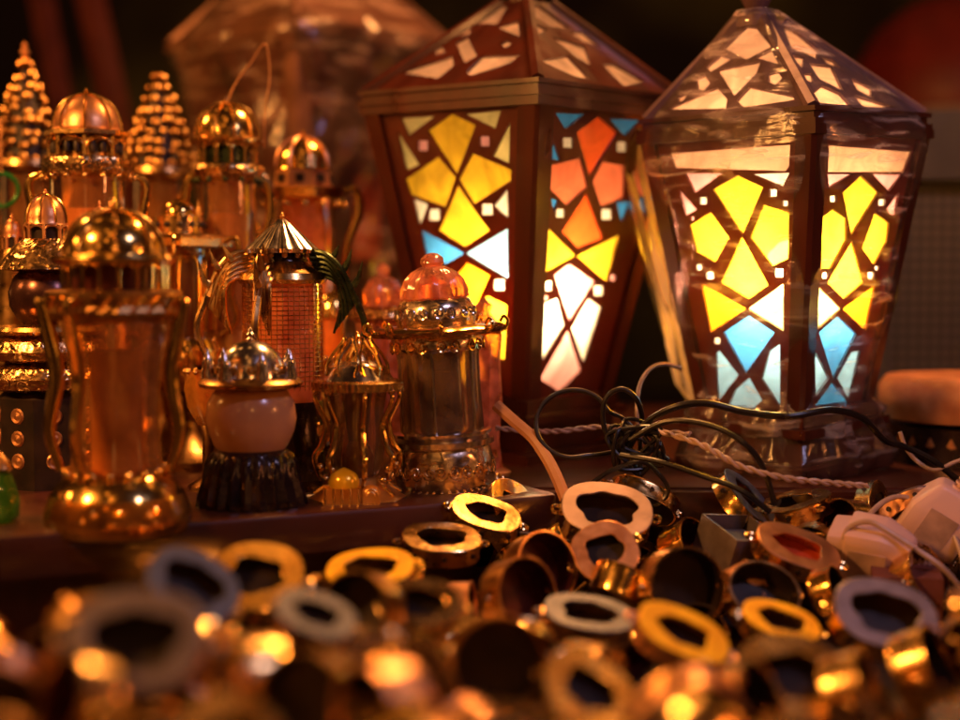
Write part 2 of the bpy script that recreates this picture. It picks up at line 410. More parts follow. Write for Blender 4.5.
    L0, N0, R0 = V((-ar, ar, zr)), V((-ar, -ar, zr)), V((ar, -ar, zr))
    if not bare:
        panel('rL', roofL, 'roof_panel', rc(-1, 1), rc(-1, -1), N0, L0, .002, matb=roofm, inset=.003)
        panel('rR', roofR, 'roof_panel', rc(-1, -1), rc(1, -1), R0, N0, .002, matb=roofm, inset=.003)
        for A_, B_, sa, sb_ in ((R0, V((ar, ar, zr)), (1, -1), (1, 1)), (V((ar, ar, zr)), L0, (1, 1), (-1, 1))):
            mb = MB(); mb.add([A_, B_, rc(*sb_), rc(*sa)], [(0, 1, 2, 3)]); mb.build('roof_panel', roofm, root, smooth=False)
    else:
        mb = MB(); mb.add([L0, N0, R0, V((ar, ar, zr)), rc(-1, 1), rc(-1, -1), rc(1, -1), rc(1, 1)], [(0, 1, 5, 4), (1, 2, 6, 5), (2, 3, 7, 6), (3, 0, 4, 7)])
        mb.build('roof_panel', roofm, root)
    # ridges
    for sx, sy in ((-1, -1), (1, -1), (1, 1), (-1, 1)):
        mb = MB(); mb.tube([V((sx * ar, sy * ar, zr)), rc(sx, sy)], [.0045, .004], 6); mb.build('roof_ridge', roofm, root)
    mb = MB(); mb.lathe([(.014, zt - .004), (.013, zt + .003), (.007, zt + .008), (.010, zt + .014), (.006, zt + .022), (.009, zt + .030), (.0, zt + .040)], 16, (ap.x, ap.y, 0))
    mb.build('finial', roofm, root)
    # posts
    for sx, sy in ((-1, -1), (1, -1), (1, 1), (-1, 1)):
        mb = MB(); vs = []
        o_ = .0035
        for bb, z, w in ((b2, z2 - .002, pw * .85), (b1, z1, pw)):
            x0 = sx * (bb + o_); y0 = sy * (bb + o_); x1 = x0 - sx * w; y1 = y0 - sy * w
            c_ = .0025
            vs += [(x0 - sx * c_, y0, z), (x0, y0 - sy * c_, z), (x0, y1, z), (x1, y1, z), (x1, y0, z)]
        mb.add(vs, [(0, 1, 6, 5), (1, 2, 7, 6), (2, 3, 8, 7), (3, 4, 9, 8), (4, 0, 5, 9), (4, 3, 2, 1, 0), (5, 6, 7, 8, 9)])
        mb.build('corner_post', wood, root, angle=30)
    # cornice: square rings
    def sring(mb, r0, r1, za_, zb_):
        vs = []
        for r_, z in ((r0, za_), (r1, za_), (r1, zb_), (r0, zb_)):
            for sx, sy in ((-1, -1), (1, -1), (1, 1), (-1, 1)): vs.append((sx * r_, sy * r_, z))
        fs = []
        for i in range(4):
            for j in range(4): k = (j + 1) % 4; l = (i + 1) % 4; fs.append((i * 4 + j, i * 4 + k, l * 4 + k, l * 4 + j))
        mb.add(vs, fs)
    mb = MB(); inn = b1 - .006
    for r_, zc, h_ in ((b1 + .0045, ze - .001, .006), (a + .0015, ze + .0038, .0034), (a - .001, ze + .0075, .004), (a + .001, ze + .0112, .003)):
        sring(mb, inn, r_, zc - h_ / 2, zc + h_ / 2)
    mb.build('cornice', wood, root, smooth=False)
    mb = MB()
    sring(mb, b2 - .006, b2 + .006, z2 - .006, z2 + .004); sring(mb, .005, b2 + .011, z2 - .012, z2 - .0062)
    sring(mb, .005, b2 + .004, .010, z2 - .0122); sring(mb, .005, b2 + .013, 0.0, .0098)
    mb.build('base', wood, root, smooth=False)
    zb = z2 + (z1 - z2) * bulb_h
    mb = MB(); mb.lathe([(.008, z2 - .004), (.008, z2 + .02), (.006, zb - .02)], 12, (-boff, -boff, 0)); mb.build('bulb_socket', PLASTIC, root)
    if power:
        mb = MB(); mb.lathe([(.005, zb - .020), (.008, zb - .012), (.014, zb), (.013, zb + .008), (.006, zb + .015), (0, zb + .017)], 14, (-boff, -boff, 0))
        bm_ = emit('bulb_glow', bulbcol, power); mb.build('bulb', bm_, root)
    return root

c6 = crop(350, 0, 3); c7 = crop(370, 200, 3.2); c8 = crop(620, 0, 2.8235); cB = crop(620, 200, 2.25); c9 = crop(620, 0, 3)
LL = [('Y', c6((305, 350), (368, 380), (318, 510), (243, 395))), ('L', c6((158, 358), (245, 352), (178, 402))), ('L', c6((355, 345), (447, 335), (432, 382))),
      ('L', c6((143, 397), (202, 490), (170, 505))), ('L', c6((478, 375), (475, 485), (433, 465))), ('P', sq(422.7, 145.7, 4.3)), ('P', sq(484.3, 141.3, 4.3)),
      ('Y', c6((262, 480), (308, 535), (280, 612), (190, 580), (176, 540))), ('Y', c6((372, 470), (474, 512), (472, 540), (375, 603), (336, 538))),
      ('Y', [(458.3, 190), (485.6, 229.7), (463.8, 243.8), (441.9, 229.7)]), ('W', [(413.8, 200), (426.9, 205), (420, 223)]), ('W', [(506.7, 191), (507.3, 217), (495, 206)]),
      ('W', sq(434, 215, 4.8)), ('W', sq(487, 209.4, 4.8)),
      ('B', [(421.6, 230.3), (463.8, 253.1), (445, 264), (426.3, 255)]), ('C', [(507.5, 228.8), (507.5, 278.1), (466.3, 253.8)]),
      ('O', [(466.9, 262.5), (489.7, 275), (476.3, 304.7), (464, 330), (448, 285)]), ('W', sq(499, 285, 4.5)), ('W', sq(440, 283, 4.0)),
      ('Y', [(487, 300), (505, 308), (503, 356), (491, 352), (483, 322)]), ('O', [(452, 300), (462, 335), (455, 356), (440, 340), (438, 305)]),
      ('Y', [(472, 336), (483, 372), (470, 389), (458, 372)])]
LR = [('R', c6((745, 358), (795, 402), (722, 515), (688, 400))), ('B', c6((622, 342), (698, 345), (648, 385))), ('B', c6((785, 360), (868, 362), (825, 405))),
      ('B', c6((608, 420), (630, 480), (607, 475))), ('W', sq(568.3, 142.7, 4.3)), ('W', sq(622, 147, 4.3)),
      ('S', c6((606, 500), (690, 480), (708, 560), (650, 610), (600, 560))), ('S', c6((760, 490), (824, 500), (820, 590), (755, 615), (732, 545))),
      ('B', c6((604, 595), (625, 602), (612, 640))), ('W', sq(560.7, 213.5, 4.3)), ('W', sq(607, 214.5, 4.3)), ('B', [(617, 203), (630, 203), (622, 222)]),
      ('R', [(586, 197.7), (600.6, 237.5), (578.8, 245.3), (564.7, 231.3)]),
      ('Y', c7((568, 92), (655, 178), (562, 230))), ('Y', c7((797, 115), (757, 258), (668, 180))),
      ('P', c7((638, 210), (715, 262), (640, 378), (595, 245))), ('W', c7((600, 318), (620, 400), (555, 507), (552, 340))), ('W', c7((698, 328), (733, 350), (685, 508), (652, 408))),
      ('P', c7((632, 432), (670, 545), (610, 605), (553, 568))), ('W', sq(547.8, 286, 4.2)), ('W', sq(598.8, 290.6, 4.2)), ('P', sq(613, 278, 2.5)), ('P', sq(546, 298, 2.2))]
LRL = [('E', c6((160, 215), (300, 172), (300, 200), (262, 230))), ('E', c6((360, 212), (400, 172), (500, 168), (470, 190), (440, 200), (370, 222))),
       ('E', c6((322, 130), (350, 115), (375, 165), (345, 182))), ('E', [(433, 49), (441, 46), (443, 52), (436, 54)]), ('E', c6((452, 130), (470, 122), (482, 132), (465, 142))),
       ('E', c6((262, 118), (345, 80), (355, 100))), ('E', c6((370, 70), (445, 10), (470, 20), (440, 68))), ('E', c6((445, 80), (500, 65), (505, 105), (490, 100)))]
LRR = [('E', c6((540, 20), (570, 20), (648, 78), (600, 75), (552, 45))), ('E', c6((545, 68), (590, 88), (560, 100))), ('E', c6((615, 115), (700, 140), (718, 190), (680, 170))),
       ('E', c6((585, 185), (655, 172), (712, 232), (670, 225))), ('E', c6((765, 195), (800, 198), (875, 240), (820, 252))), ('E', c6((665, 98), (700, 98), (750, 138), (700, 122)))]
LL = grow(LL, 1.15); LR = grow(LR, 1.15); LRL = grow(LRL, 1.2); LRR = grow(LRR, 1.2)
big_lantern('stained_glass_lantern', 'unwrapped wooden lantern with red, pink and yellow panes, its roof tip cut off above',
            .0283, 1.0243, .8285, .0363, .0144, .0833, .2465, .0789, .2435, .0451, .0419, .3356, LL, LR, LRL, LRR, power=165, group='big wooden stained glass lanterns', bulb_h=.40, boff=.022)

RL = [('E', c8((140, 434), (484, 408), (480, 470), (470, 484), (156, 474))), ('P', c8((190, 492), (280, 492), (213, 540))), ('W', c8((375, 492), (479, 488), (460, 527))),
      ('Y', [(738, 176.5), (761.6, 188), (742, 232), (714.5, 190)]), ('P', c8((168, 540), (213, 590), (185, 605))), ('W', sq(703, 201, 3)), ('W', sq(773, 193, 3.3)), ('W', sq(785, 203.6, 2.4)), ('P', sq(692.5, 218.5, 2)),
      ('Y', cB((205, 22), (250, 85), (215, 145), (170, 120), (153, 55))), ('Y', cB((325, 20), (375, 35), (373, 125), (342, 140), (300, 85))),
      ('Y', cB((275, 88), (330, 190), (288, 220), (230, 185))), ('W', sq(710, 275.6, 3)), ('W', sq(699, 267.6, 2.3)), ('W', sq(778.7, 273, 3.6)),
      ('O', cB((187, 193), (278, 244), (205, 293))), ('L', cB((365, 193), (365, 290), (292, 245))),
      ('B', cB((290, 267), (340, 300), (283, 380), (240, 300))), ('C', cB((225, 345), (262, 392), (222, 445), (218, 350))), ('C', cB((337, 345), (358, 332), (358, 455), (322, 400))),
      ('C', cB((290, 405), (315, 450), (300, 470), (250, 466), (262, 430))), ('W', sq(717, 341, 2.6))]
RR = [('E', c8((588, 410), (830, 430), (802, 486), (584, 487))), ('P', c8((586, 492), (655, 492), (590, 530))), ('P', c8((715, 492), (795, 494), (760, 540))),
      ('Y', [(861, 177), (877.4, 193), (852, 233), (843.8, 193)]), ('P', c8((787, 545), (775, 610), (755, 590))), ('W', sq(833.5, 199, 2.8)), ('W', sq(882, 202.5, 2.8)),
      ('Y', cB((457, 42), (480, 25), (508, 45), (508, 90), (475, 150), (455, 150))), ('Y', cB((573, 25), (608, 50), (602, 95), (572, 150), (543, 110))),
      ('Y', cB((522, 97), (546, 185), (505, 220), (470, 185))), ('W', sq(825.5, 275.6, 2.8)), ('W', sq(871, 275.6, 2.8)), ('W', sq(877, 268, 2)),
      ('L', cB((448, 197), (496, 245), (447, 288))), ('O', cB((573, 195), (553, 291), (504, 245))),
      ('B', cB((490, 268), (527, 303), (482, 395), (452, 300))), ('C', cB((440, 345), (468, 400), (442, 436))), ('C', cB((520, 345), (540, 342), (515, 453), (490, 400))),
      ('B', cB((478, 412), (512, 463), (440, 463)))]
RRL = [('E', c9((380, 88), (402, 90), (440, 138), (380, 168), (325, 140))), ('E', c9((300, 168), (330, 178), (275, 212), (262, 200))), ('E', c9((408, 172), (452, 150), (472, 190))),
       ('E', c9((300, 210), (418, 186), (405, 220), (345, 282))), ('E', c9((232, 238), (252, 230), (265, 250), (250, 268), (236, 262))), ('E', c9((448, 224), (470, 218), (482, 234), (466, 250), (450, 244))),
       ('E', c9((160, 325), (285, 270), (312, 300), (300, 342))), ('E', c9((365, 300), (395, 268), (500, 290), (505, 300), (372, 345))), ('E', c9((172, 296), (190, 284), (200, 288), (184, 302)))]
RRR = [('E', c9((500, 88), (530, 98), (585, 145), (580, 165), (520, 140))), ('E', c9((515, 165), (550, 172), (545, 200))), ('E', c9((570, 190), (635, 200), (668, 270), (600, 235))),
       ('E', c9((605, 172), (640, 180), (660, 205), (620, 188))), ('E', c9((582, 290), (615, 265), (655, 282), (695, 325), (690, 350), (600, 310))),
       ('E', c9((700, 240), (750, 262), (748, 285), (715, 268))), ('E', c9((712, 290), (818, 322), (775, 350), (735, 320))), ('E', c9((555, 222), (575, 222), (578, 245), (560, 240)))]
yr = .7552
RL = grow(RL, 1.15); RR = grow(RR, 1.15)
RRL = grow(RRL, 1.24); RRR = grow(RRR, 1.24)
ox, oy = -.0185 * math.cos(-yr), -.0185 * math.sin(-yr)
RB = big_lantern('stained_glass_lantern', 'wooden lantern with yellow, orange and blue panes wrapped in crinkled clear plastic',
            .2055, .941, yr, .0436, -.0201, .067, .2213, .0647, .2173, .0389, .0409, .3078, RL, RR, RRL, RRR, apex=(ox, oy), power=225,
            roofm=ROOFM, group='big wooden stained glass lanterns', pw=.0135, bulb_h=.54, bulbcol=(1, .74, .42), boff=.010, clearback=True)
# plastic wrap on the right lantern
def frustum_wrap(levels, seg=96, amp=.002, seed=1, mb=None):
    mb = mb or MB(); rnd = random.Random(seed); ph = [rnd.uniform(0, 6.28) for _ in range(12)]
    vs = []; fs = []
    for i, (hx, z, (cx, cy), bul) in enumerate(levels):
        for j in range(seg):
            a_ = 2 * PI * j / seg; ca, sa = math.cos(a_), math.sin(a_)
            p_ = 5.5; r_ = hx / (abs(ca) ** p_ + abs(sa) ** p_) ** (1 / p_)
            r_ += amp * (math.sin(7 * a_ + ph[0] + z * 40) + .6 * math.sin(17 * a_ + ph[1] - z * 90) + .5 * math.sin(29 * a_ + ph[2] + z * 160)) * bul
            vs.append((cx + r_ * ca, cy + r_ * sa, z))
    for i in range(len(levels) - 1):
        for j in range(seg): k = (j + 1) % seg; fs.append((i * seg + j, i * seg + k, (i + 1) * seg + k, (i + 1) * seg + j))
    mb.add(vs, fs); return mb
lv = []
for i in range(30):
    z = .002 + (.2245 - .002) * i / 29
    if z < .0409: hx = .055 + .004 * math.sin(z * 150)
    else: hx = .0389 + (.0647 - .0389) * (z - .0409) / (.2173 - .0409) + .0075 + .003 * math.sin(z * 70)
    lv.append((hx, z, (0, 0), 1.0 if z > .045 else 2.2))
for i in range(8):
    t_ = i / 7; z = .236 + (.303 - .236) * t_; lv.append((.0690 * (1 - t_) + .011 * t_, z, (ox * t_, oy * t_), .5))
frustum_wrap(lv, amp=.0012).build('plastic_wrap', FILM, RB, angle=80)
# bunched fold of film hanging from the left eave corner down to the base
Rr = (Matrix.Rotation(-.0201, 3, 'Y') @ Matrix.Rotation(.0436, 3, 'X') @ Matrix.Rotation(yr, 3, 'Z')); Rri = Rr.transposed(); orgR = Vector((.2055, .941, 0))
def loc(P): return Rri @ (P - orgR)
mb = MB(); rnd = random.Random(4)
rows = [(640, 128, 640, 132), (622, 148, 662, 150), (619, 172, 668, 172), (628, 210, 676, 210), (638, 250, 684, 250), (650, 290, 692, 290), (660, 325, 700, 325), (668, 360, 708, 360), (676, 385, 716, 388), (688, 400, 716, 404)]
vs = []; nn_ = 14
for i, (xa, ya, xb, yb_) in enumerate(rows):
    for j in range(nn_):
        t_ = j / (nn_ - 1); D_ = 1.0 - .055 * t_ + .006 * math.sin(j * 2.1 + i * .5) + rnd.uniform(-.002, .002)
        vs.append(loc(at(xa + (xb - xa) * t_ + rnd.uniform(-2, 2), ya + (yb_ - ya) * t_ + rnd.uniform(-2, 2), D_)))
fs = [(i * nn_ + j, i * nn_ + j + 1, (i + 1) * nn_ + j + 1, (i + 1) * nn_ + j) for i in range(len(rows) - 1) for j in range(nn_ - 1)]
mb.add(vs, fs); mb.build('wrap_fold', FILM_T, RB, angle=80)

# the dim, wrapped lantern behind on the left
COPW = principled('dull copper paint', (.24, .11, .07), .42, .35, (.14, .06, .035), 30, .3, 120)
BL = big_lantern('copper_lantern', 'large dim copper lantern wrapped in cloudy plastic behind the small domes', -.163, 1.36, .80, 0.0, .0, .097, .342, .088, .338, .060, .06, .47,
                 [('R', [(205, 120), (240, 110), (245, 180), (212, 190)]), ('E', [(215, 205), (250, 200), (250, 250), (225, 250)])],
                 [('E', [(365, 100), (400, 90), (395, 160), (362, 160)]), ('S', [(355, 175), (385, 175), (380, 260), (352, 260)])], [], [], power=6,
                 wood=COPW, roofm=COPW, bare=True, bulbcol=(1, .25, .06), bulb_h=.35)  # a weak red bulb glows inside this lantern
lv = []
for i in range(26):
    z = .004 + (.350 - .004) * i / 25; hx = .060 + (.092 - .060) * max(0, z - .06) / .28 + .008 + .004 * math.sin(z * 60)
    lv.append((hx, z, (0, 0), 2.2))
for i in range(8):
    t_ = i / 7; lv.append((.104 * (1 - t_) + .014 * t_, .353 + (.47 - .353) * t_, (0, 0), .8))
frustum_wrap(lv, amp=.0022, seed=5).build('plastic_wrap', clear('cloudy plastic film', (.85, .78, .74), .3, .05, .14, (.60, .40, .30), 18, 1.0, (1, 1, 4), .5, (.4, .5, 0)), BL, angle=80)

# ------------------------------------------------------------------ small lanterns
class Sm:
    """a small lantern measured in photo pixels at its own distance; z=0 at its base"""
    def __init__(s, name, label, px, yb, cat='lantern', D=None, group='small brass lanterns on the shelf', rot=0.0):
        if D is None: P = onz(px, yb)
        else: P = at(px, 0, D); P.z = 0
        s.D = P.y; s.k = s.D / F / (CP * CP) * 1.0
        s.px = px
        # pixel row of the base centre
        d = s.D * CP + H * SP; u = s.D * SP - H * CP
        s.yb = 360 - F * u / d; s.k = d / F
        s.root = thing(name, P, label, cat, group, (0, 0, rot))
    def z(s, y): return (s.yb - y) * s.k
    def prof(s, pts): return [(r * s.k, s.z(y)) for r, y in pts]
    def part(s, name, m, pts, seg=36, fn=None, cap=True, **k):
        mb = MB(); mb.lathe(s.prof(pts), seg, fn=fn, cap=cap, **k); return mb.build(name, m, s.root)
    def ribs(s, n, pts, r, name='rib', m=BRASS, ph=0, parent=None, mb=None):
        own = mb is None; mb = mb or MB()
        for i in range(n):
            a = 2 * PI * i / n + ph
            mb.tube([(q * s.k * math.cos(a), q * s.k * math.sin(a), s.z(y)) for q, y in pts], r * s.k, 6)
        if own: return mb.build(name, m, parent or s.root)
def dome_pts(r, y0, y1, n=9, e=.9):
    return [(r * math.cos(PI / 2 * i / n) ** e if i < n else 0, y0 - (y0 - y1) * math.sin(PI / 2 * i / n)) for i in range(n + 1)]
def gallery(s, r, ytop, ybot, n, m, w=1.6, arch=True, inner=DARKIN, ph=.2):
    mb = MB(); h = ybot - ytop
    for i in range(n):
        a = 2 * PI * i / n + ph; c, sn = math.cos(a) * r * s.k, math.sin(a) * r * s.k
        mb.tube([(c, sn, s.z(ybot)), (c, sn, s.z(ytop))], w * s.k, 6)
        if arch:
            a2 = a + 2 * PI / n; pts = []
            hw = PI * r / n
            for q in range(7):
                g = PI * q / 6; t = a + (a2 - a) * (.5 - .5 * math.cos(g)); yy = ytop + hw * .9 - math.sin(g) * hw * .8
                pts.append((math.cos(t) * r * s.k, math.sin(t) * r * s.k, s.z(yy)))
            mb.tube(pts, w * .8 * s.k, 5)
    o = mb.build('gallery', m, s.root)
    mb = MB(); mb.lathe(s.prof([(r * .82, ybot), (r * .82, ytop)]), 24); mb.build('inner_wall', inner, o)
    return o
def finial(s, y, r=3, m=BRASS, h=12):
    s.part('finial', m, [(r * .5, y + 2), (r, y - h * .12), (r * .4, y - h * .3), (r * 1.05, y - h * .5), (r * .4, y - h * .68), (r * .6, y - h * .8), (0, y - h)], 12)
def handle(s, pts, r, m, ang=(0.0,), name='handle', flat=1.0):
    for a in ang:
        mb = MB(); P = spline([(q * s.k, 0, s.z(y)) for q, y in pts], 6)
        n = len(P); rs = [r * s.k * (1.25 - .6 * abs(2 * i / (n - 1) - 1)) for i in range(n)]
        mb.M = Matrix.Rotation(a, 4, 'Z'); mb.tube(P, rs, 8, flat=flat); mb.build(name, m, s.root)
def beads(s, R, y, n, r, m, name='bead_row', parent=None):
    mb = MB()
    for i in range(n):
        a = 2 * PI * i / n; mb.ball((R * s.k * math.cos(a), R * s.k * math.sin(a), s.z(y)), r * s.k, 8)
    return mb.build(name, m, parent or s.root)
def scrolls(s, R, y, n, sz, m, parent=None, w=1.1, name='scrollwork'):
    mb = MB()
    for i in range(n):
        for sg in (-1, 1):
            P = []
            for q in range(16):
                t = q / 15; rad = sz * (1 - .8 * t); g = t * 3.4 * PI
                u = sg * (sz * .9 - rad * math.cos(g) * .9) + i * 2 * PI * R / n; v = y + rad * math.sin(g)
                a = u / R; P.append((math.cos(a) * (R + .5) * s.k, math.sin(a) * (R + .5) * s.k, s.z(v)))
            mb.tube(P, w * s.k, 5)
    return mb.build(name, m, parent or s.root)

# 1 front-left tall lantern
s = Sm('brass_lantern', 'tall brass lantern at front left with amber glass body and wide golden base', 118, 521, rot=.3)
s.part('base', GOLD, [(66, 530), (69, 524), (69, 516), (66, 500), (58, 484), (48, 474), (40, 468)], 40, fn=lambda a, i, r, z: r * (1 + .035 * abs(math.cos(9 * a))))
s.part('base_rim', clear('golden glass rim', (.95, .75, .40), .35, .05, .05, (.8, .45, .1), 40, .4), [(71, 528), (73, 520), (72, 508), (66, 492)], 40, cap=False)
s.part('glass_body', G_AMBER, [(46, 470), (42, 440), (42, 400), (46, 360), (52, 330), (54, 318)], 36, cap=False)
s.part('inner_candle', principled('amber candle', (.52, .29, .11), .4, 0), [(25, 470), (25, 350), (0, 349)], 20)
beads(s, 50, 470, 18, 4, GOLD)
s.part('collar', BRASS_D, [(54, 322), (60, 318), (64, 312), (62, 306), (66, 300), (66, 292), (60, 290)], 8, fn=None)
mb = MB()
for i in range(24):
    a = 2 * PI * i / 24; mb.tube([(math.cos(a) * 64 * s.k, math.sin(a) * 64 * s.k, s.z(308)), (math.cos(a + .16) * 65 * s.k, math.sin(a + .16) * 65 * s.k, s.z(297))], 1.9 * s.k, 5)
mb.build('lattice_band', GOLD, s.root)
gallery(s, 50, 264, 291, 18, GOLD, 2.0, inner=REDIN)
s.part('cornice', GOLD, [(48, 267), (58, 265), (62, 260), (60, 256), (50, 254)], 36)
s.part('dome', GOLD, [(50, 256)] + dome_pts(47, 254, 212), 40)
s.ribs(8, [(q * 1.03, y) for q, y in dome_pts(47, 254, 211)], 2, 'dome_rib', BRASS)
finial(s, 213, 4, GOLD, 14)
beads(s, 55, 258, 20, 3, GREENM)
handle(s, [(58, 318), (72, 300), (66, 330), (58, 375), (66, 430), (56, 470)], 7, GOLD, (PI - .25, PI + .9, -.5, 1.6), flat=.6)

# 2 octagonal dome lantern, back left
s = Sm('brass_lantern', 'brass lantern with ribbed dome and octagonal arched gallery, in the back row at far left', 85, 0, D=.93, rot=.2)
s.part('dome', COPPER, [(34, 134)] + dome_pts(32, 132, 99), 40)
s.ribs(8, [(q * 1.03, y) for q, y in dome_pts(32, 132, 98)], 1.3, 'dome_rib', BRASS)
finial(s, 99, 2.5, BRASS, 8)
s.part('cornice', BRASS, [(34, 142), (41, 139), (41, 135), (33, 132)], 8)
gallery(s, 36, 141, 160, 8, BRASS, 2.6, inner=BRASS_D, ph=0)
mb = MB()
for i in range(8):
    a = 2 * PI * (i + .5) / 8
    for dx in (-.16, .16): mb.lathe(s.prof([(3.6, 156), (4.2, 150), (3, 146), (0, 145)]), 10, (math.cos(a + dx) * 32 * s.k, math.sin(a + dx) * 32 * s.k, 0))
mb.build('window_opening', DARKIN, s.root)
s.part('balcony', CHASED, [(37, 160), (45, 162), (46, 172), (42, 178), (36, 180)], 8)
beads(s, 44, 180, 16, 2.5, BRASS)
s.part('glass_body', G_AMBER, [(36, 180), (37, 230), (36, 290), (38, 330)], 30, cap=False)
s.part('inner_candle', MILK, [(22, 400), (22, 210), (0, 209)], 20)
s.part('base', BRASS_D, [(54, s.yb), (54, s.yb - 12), (40, s.yb - 30), (38, 395), (44, 372), (38, 330)], 36)
handle(s, [(40, 175), (56, 185), (52, 215), (44, 260), (50, 320)], 4, GOLD, (0.1, PI), flat=.6)

# 3,4 beaded cone lanterns
def cone_lantern(px, top, D, w, ybot, label, tip=True, rot=0, m=BRASS_D):
    s = Sm('filigree_lantern', label, px, 0, D=D, rot=rot)
    n = 9; mb = MB()
    for i in range(n):
        t = (i + .6) / n; y = top + (ybot - top) * t; R = w * (t ** .75) * .98; cnt = max(5, int(2 * PI * R / 11))
        for j in range(cnt):
            a = 2 * PI * (j + .5 * (i % 2) + rnd.uniform(-.25, .25)) / cnt
            q_ = rnd.uniform(.68, 1.05) * s.k; mb.lathe([(0, -4.6 * q_), (3.6 * q_, -3 * q_), (5.2 * q_, 0), (3.9 * q_, 3 * q_), (0, 4.8 * q_)], 9, (R * s.k * math.cos(a), R * s.k * math.sin(a), s.z(y + rnd.uniform(-2.5, 2.5))))
    mb.build('filigree_cone', m, s.root)
    s.part('inner_cone', DARKIN, [(w * .80, ybot), (w * .46, (top + ybot) / 2), (2, top + 8)], 24)
    if tip: finial(s, top + 6, 5, COPPER, 22)
    s.part('collar', m, [(w, ybot + 8), (w + 4, ybot + 4), (w + 3, ybot - 1), (w * .9, ybot - 2)], 24)
    s.part('glass_body', G_AMBER, [(w * .7, ybot + 8), (w * .72, ybot + 60), (w * .7, ybot + 130)], 24, cap=False)
    s.part('base', BRASS_D, [(w * 1.1, s.yb), (w * 1.1, s.yb - 14), (w * .8, s.yb - 26), (w * .75, ybot + 130)], 24)
    handle(s, [(w * .9, ybot + 5), (w * 1.15, ybot + 25), (w * .95, ybot + 60), (w * .9, ybot + 100)], 3, m, (.3, PI - .2))
    return s
cone_lantern(24, 62, 1.08, 34, 165, 'dark filigree lantern with pointed openwork cone cut by the left photo edge')
cone_lantern(158, 76, 1.10, 36, 172, 'filigree lantern with blunt knobbly cone between two domed lanterns', tip=False)

# 5 dome lantern with wire
s = Sm('brass_lantern', 'green gold domed lantern with a wire hook rising above it', 226, 0, D=.98, rot=.1)
s.part('dome', GOLD, [(33, 142)] + dome_pts(31, 140, 107), 40)
s.ribs(10, [(q * 1.03, y) for q, y in dome_pts(31, 140, 106)], 1.2, 'dome_rib', BRASS)
finial(s, 108, 2.5, SILVER, 9)
s.part('cornice', BRASS, [(30, 148), (36, 146), (37, 143), (31, 140)], 32)
gallery(s, 28, 147, 166, 12, BRASS, 1.8, inner=GREENM)
s.part('balcony', CHASED, [(26, 170), (34, 168), (36, 172), (33, 180), (28, 184)], 12)
beads(s, 32, 183, 12, 3, GREENM)
s.part('glass_body', G_AMBER, [(27, 184), (28, 230), (30, 300), (32, 330)], 30, cap=False)
s.part('inner_candle', principled('dusky candle', (.34, .16, .06), .4), [(20, 330), (20, 215), (0, 214)], 20)
s.part('base', BRASS_D, [(46, s.yb), (46, s.yb - 12), (38, s.yb - 22), (32, 330)], 32)
handle(s, [(30, 172), (40, 186), (42, 215), (30, 260), (34, 310)], 4, GOLD, (PI, .2, 1.4), flat=.7)
mb = MB(); mb.tube(spline([(0, 0, s.z(106)), (6 * s.k, 0, s.z(92)), (17 * s.k, 0, s.z(74)), (24 * s.k, 0, s.z(66)), (38 * s.k, 0, s.z(48)), (42 * s.k, 0, s.z(80)), (37 * s.k, 0, s.z(112)), (36 * s.k, 0, s.z(150))]), .9 * s.k, 6)
mb.build('wire_hook', COPPER, s.root)

# 6 orange dome lantern
s = Sm('brass_lantern', 'bright orange gold domed lantern with small square windows, behind the spired lantern', 302, 0, D=1.04, rot=.4)
s.part('dome', GOLD, [(28, 172)] + dome_pts(27, 170, 140), 40)
s.ribs(8, [(q * 1.03, y) for q, y in dome_pts(27, 170, 139)], 1.3, 'dome_rib', COPPER)
finial(s, 140, 2.5, GOLD, 8)
s.part('drum', COPPER, [(30, 190), (28, 172), (24, 170)], 8)
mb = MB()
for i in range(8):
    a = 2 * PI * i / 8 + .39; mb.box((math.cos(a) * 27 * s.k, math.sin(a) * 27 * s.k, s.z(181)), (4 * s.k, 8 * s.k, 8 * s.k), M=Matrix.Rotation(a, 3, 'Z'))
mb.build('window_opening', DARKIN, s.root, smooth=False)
s.part('balcony', GOLD, [(30, 202), (42, 200), (44, 190), (30, 189)], 8)
beads(s, 40, 206, 14, 3.4, GOLD)
s.part('glass_body', G_ORAN, [(30, 202), (31, 240), (33, 300), (34, 340)], 28, cap=False)
s.part('inner_candle', MILK, [(20, 340), (20, 220), (0, 219)], 20)
s.part('base', COPPER, [(46, s.yb), (46, s.yb - 12), (36, s.yb - 22), (34, 340)], 32)
handle(s, [(34, 196), (52, 190), (56, 212), (44, 250), (44, 300)], 4, GOLD, (-.1, PI + .1), flat=.7)

# 7 spired lantern with wing brackets
s = Sm('winged_lantern', 'lantern with blue silver ribbed cone roof and curved wing brackets over a gridded amber glass', 280, 0, D=.86, rot=0)
s.part('cone_roof', SILVER, [(33, 254), (34, 250), (24, 240), (13, 229), (5, 221), (0, 219)], 72, fn=lambda a, i, r, z: r * (1 + .09 * abs(math.cos(7 * a))))
finial(s, 221, 3, BRASS, 8)
s.part('neck', BLACKM, [(26, 262), (24, 256), (32, 252)], 32)
beads(s, 30, 256, 14, 3, BRASS_D)
s.part('collar', BRASS, [(42, 284), (44, 280), (42, 274), (32, 268), (26, 262)], 36)
m = clear('gridded amber glass', (.85, .40, .16), .2, .62, .12, (.70, .30, .10), 30)
N_ = m.node_tree.nodes; L_ = m.node_tree.links
s.part('glass_body', m, [(38, 284), (39, 320), (39, 360), (38, 400)], 36, cap=False)
mb = MB()
for i in range(22):
    y = 287 + i * 4.6; mb.ring(39.3 * s.k, .45 * s.k, s.z(y), 36, 5)
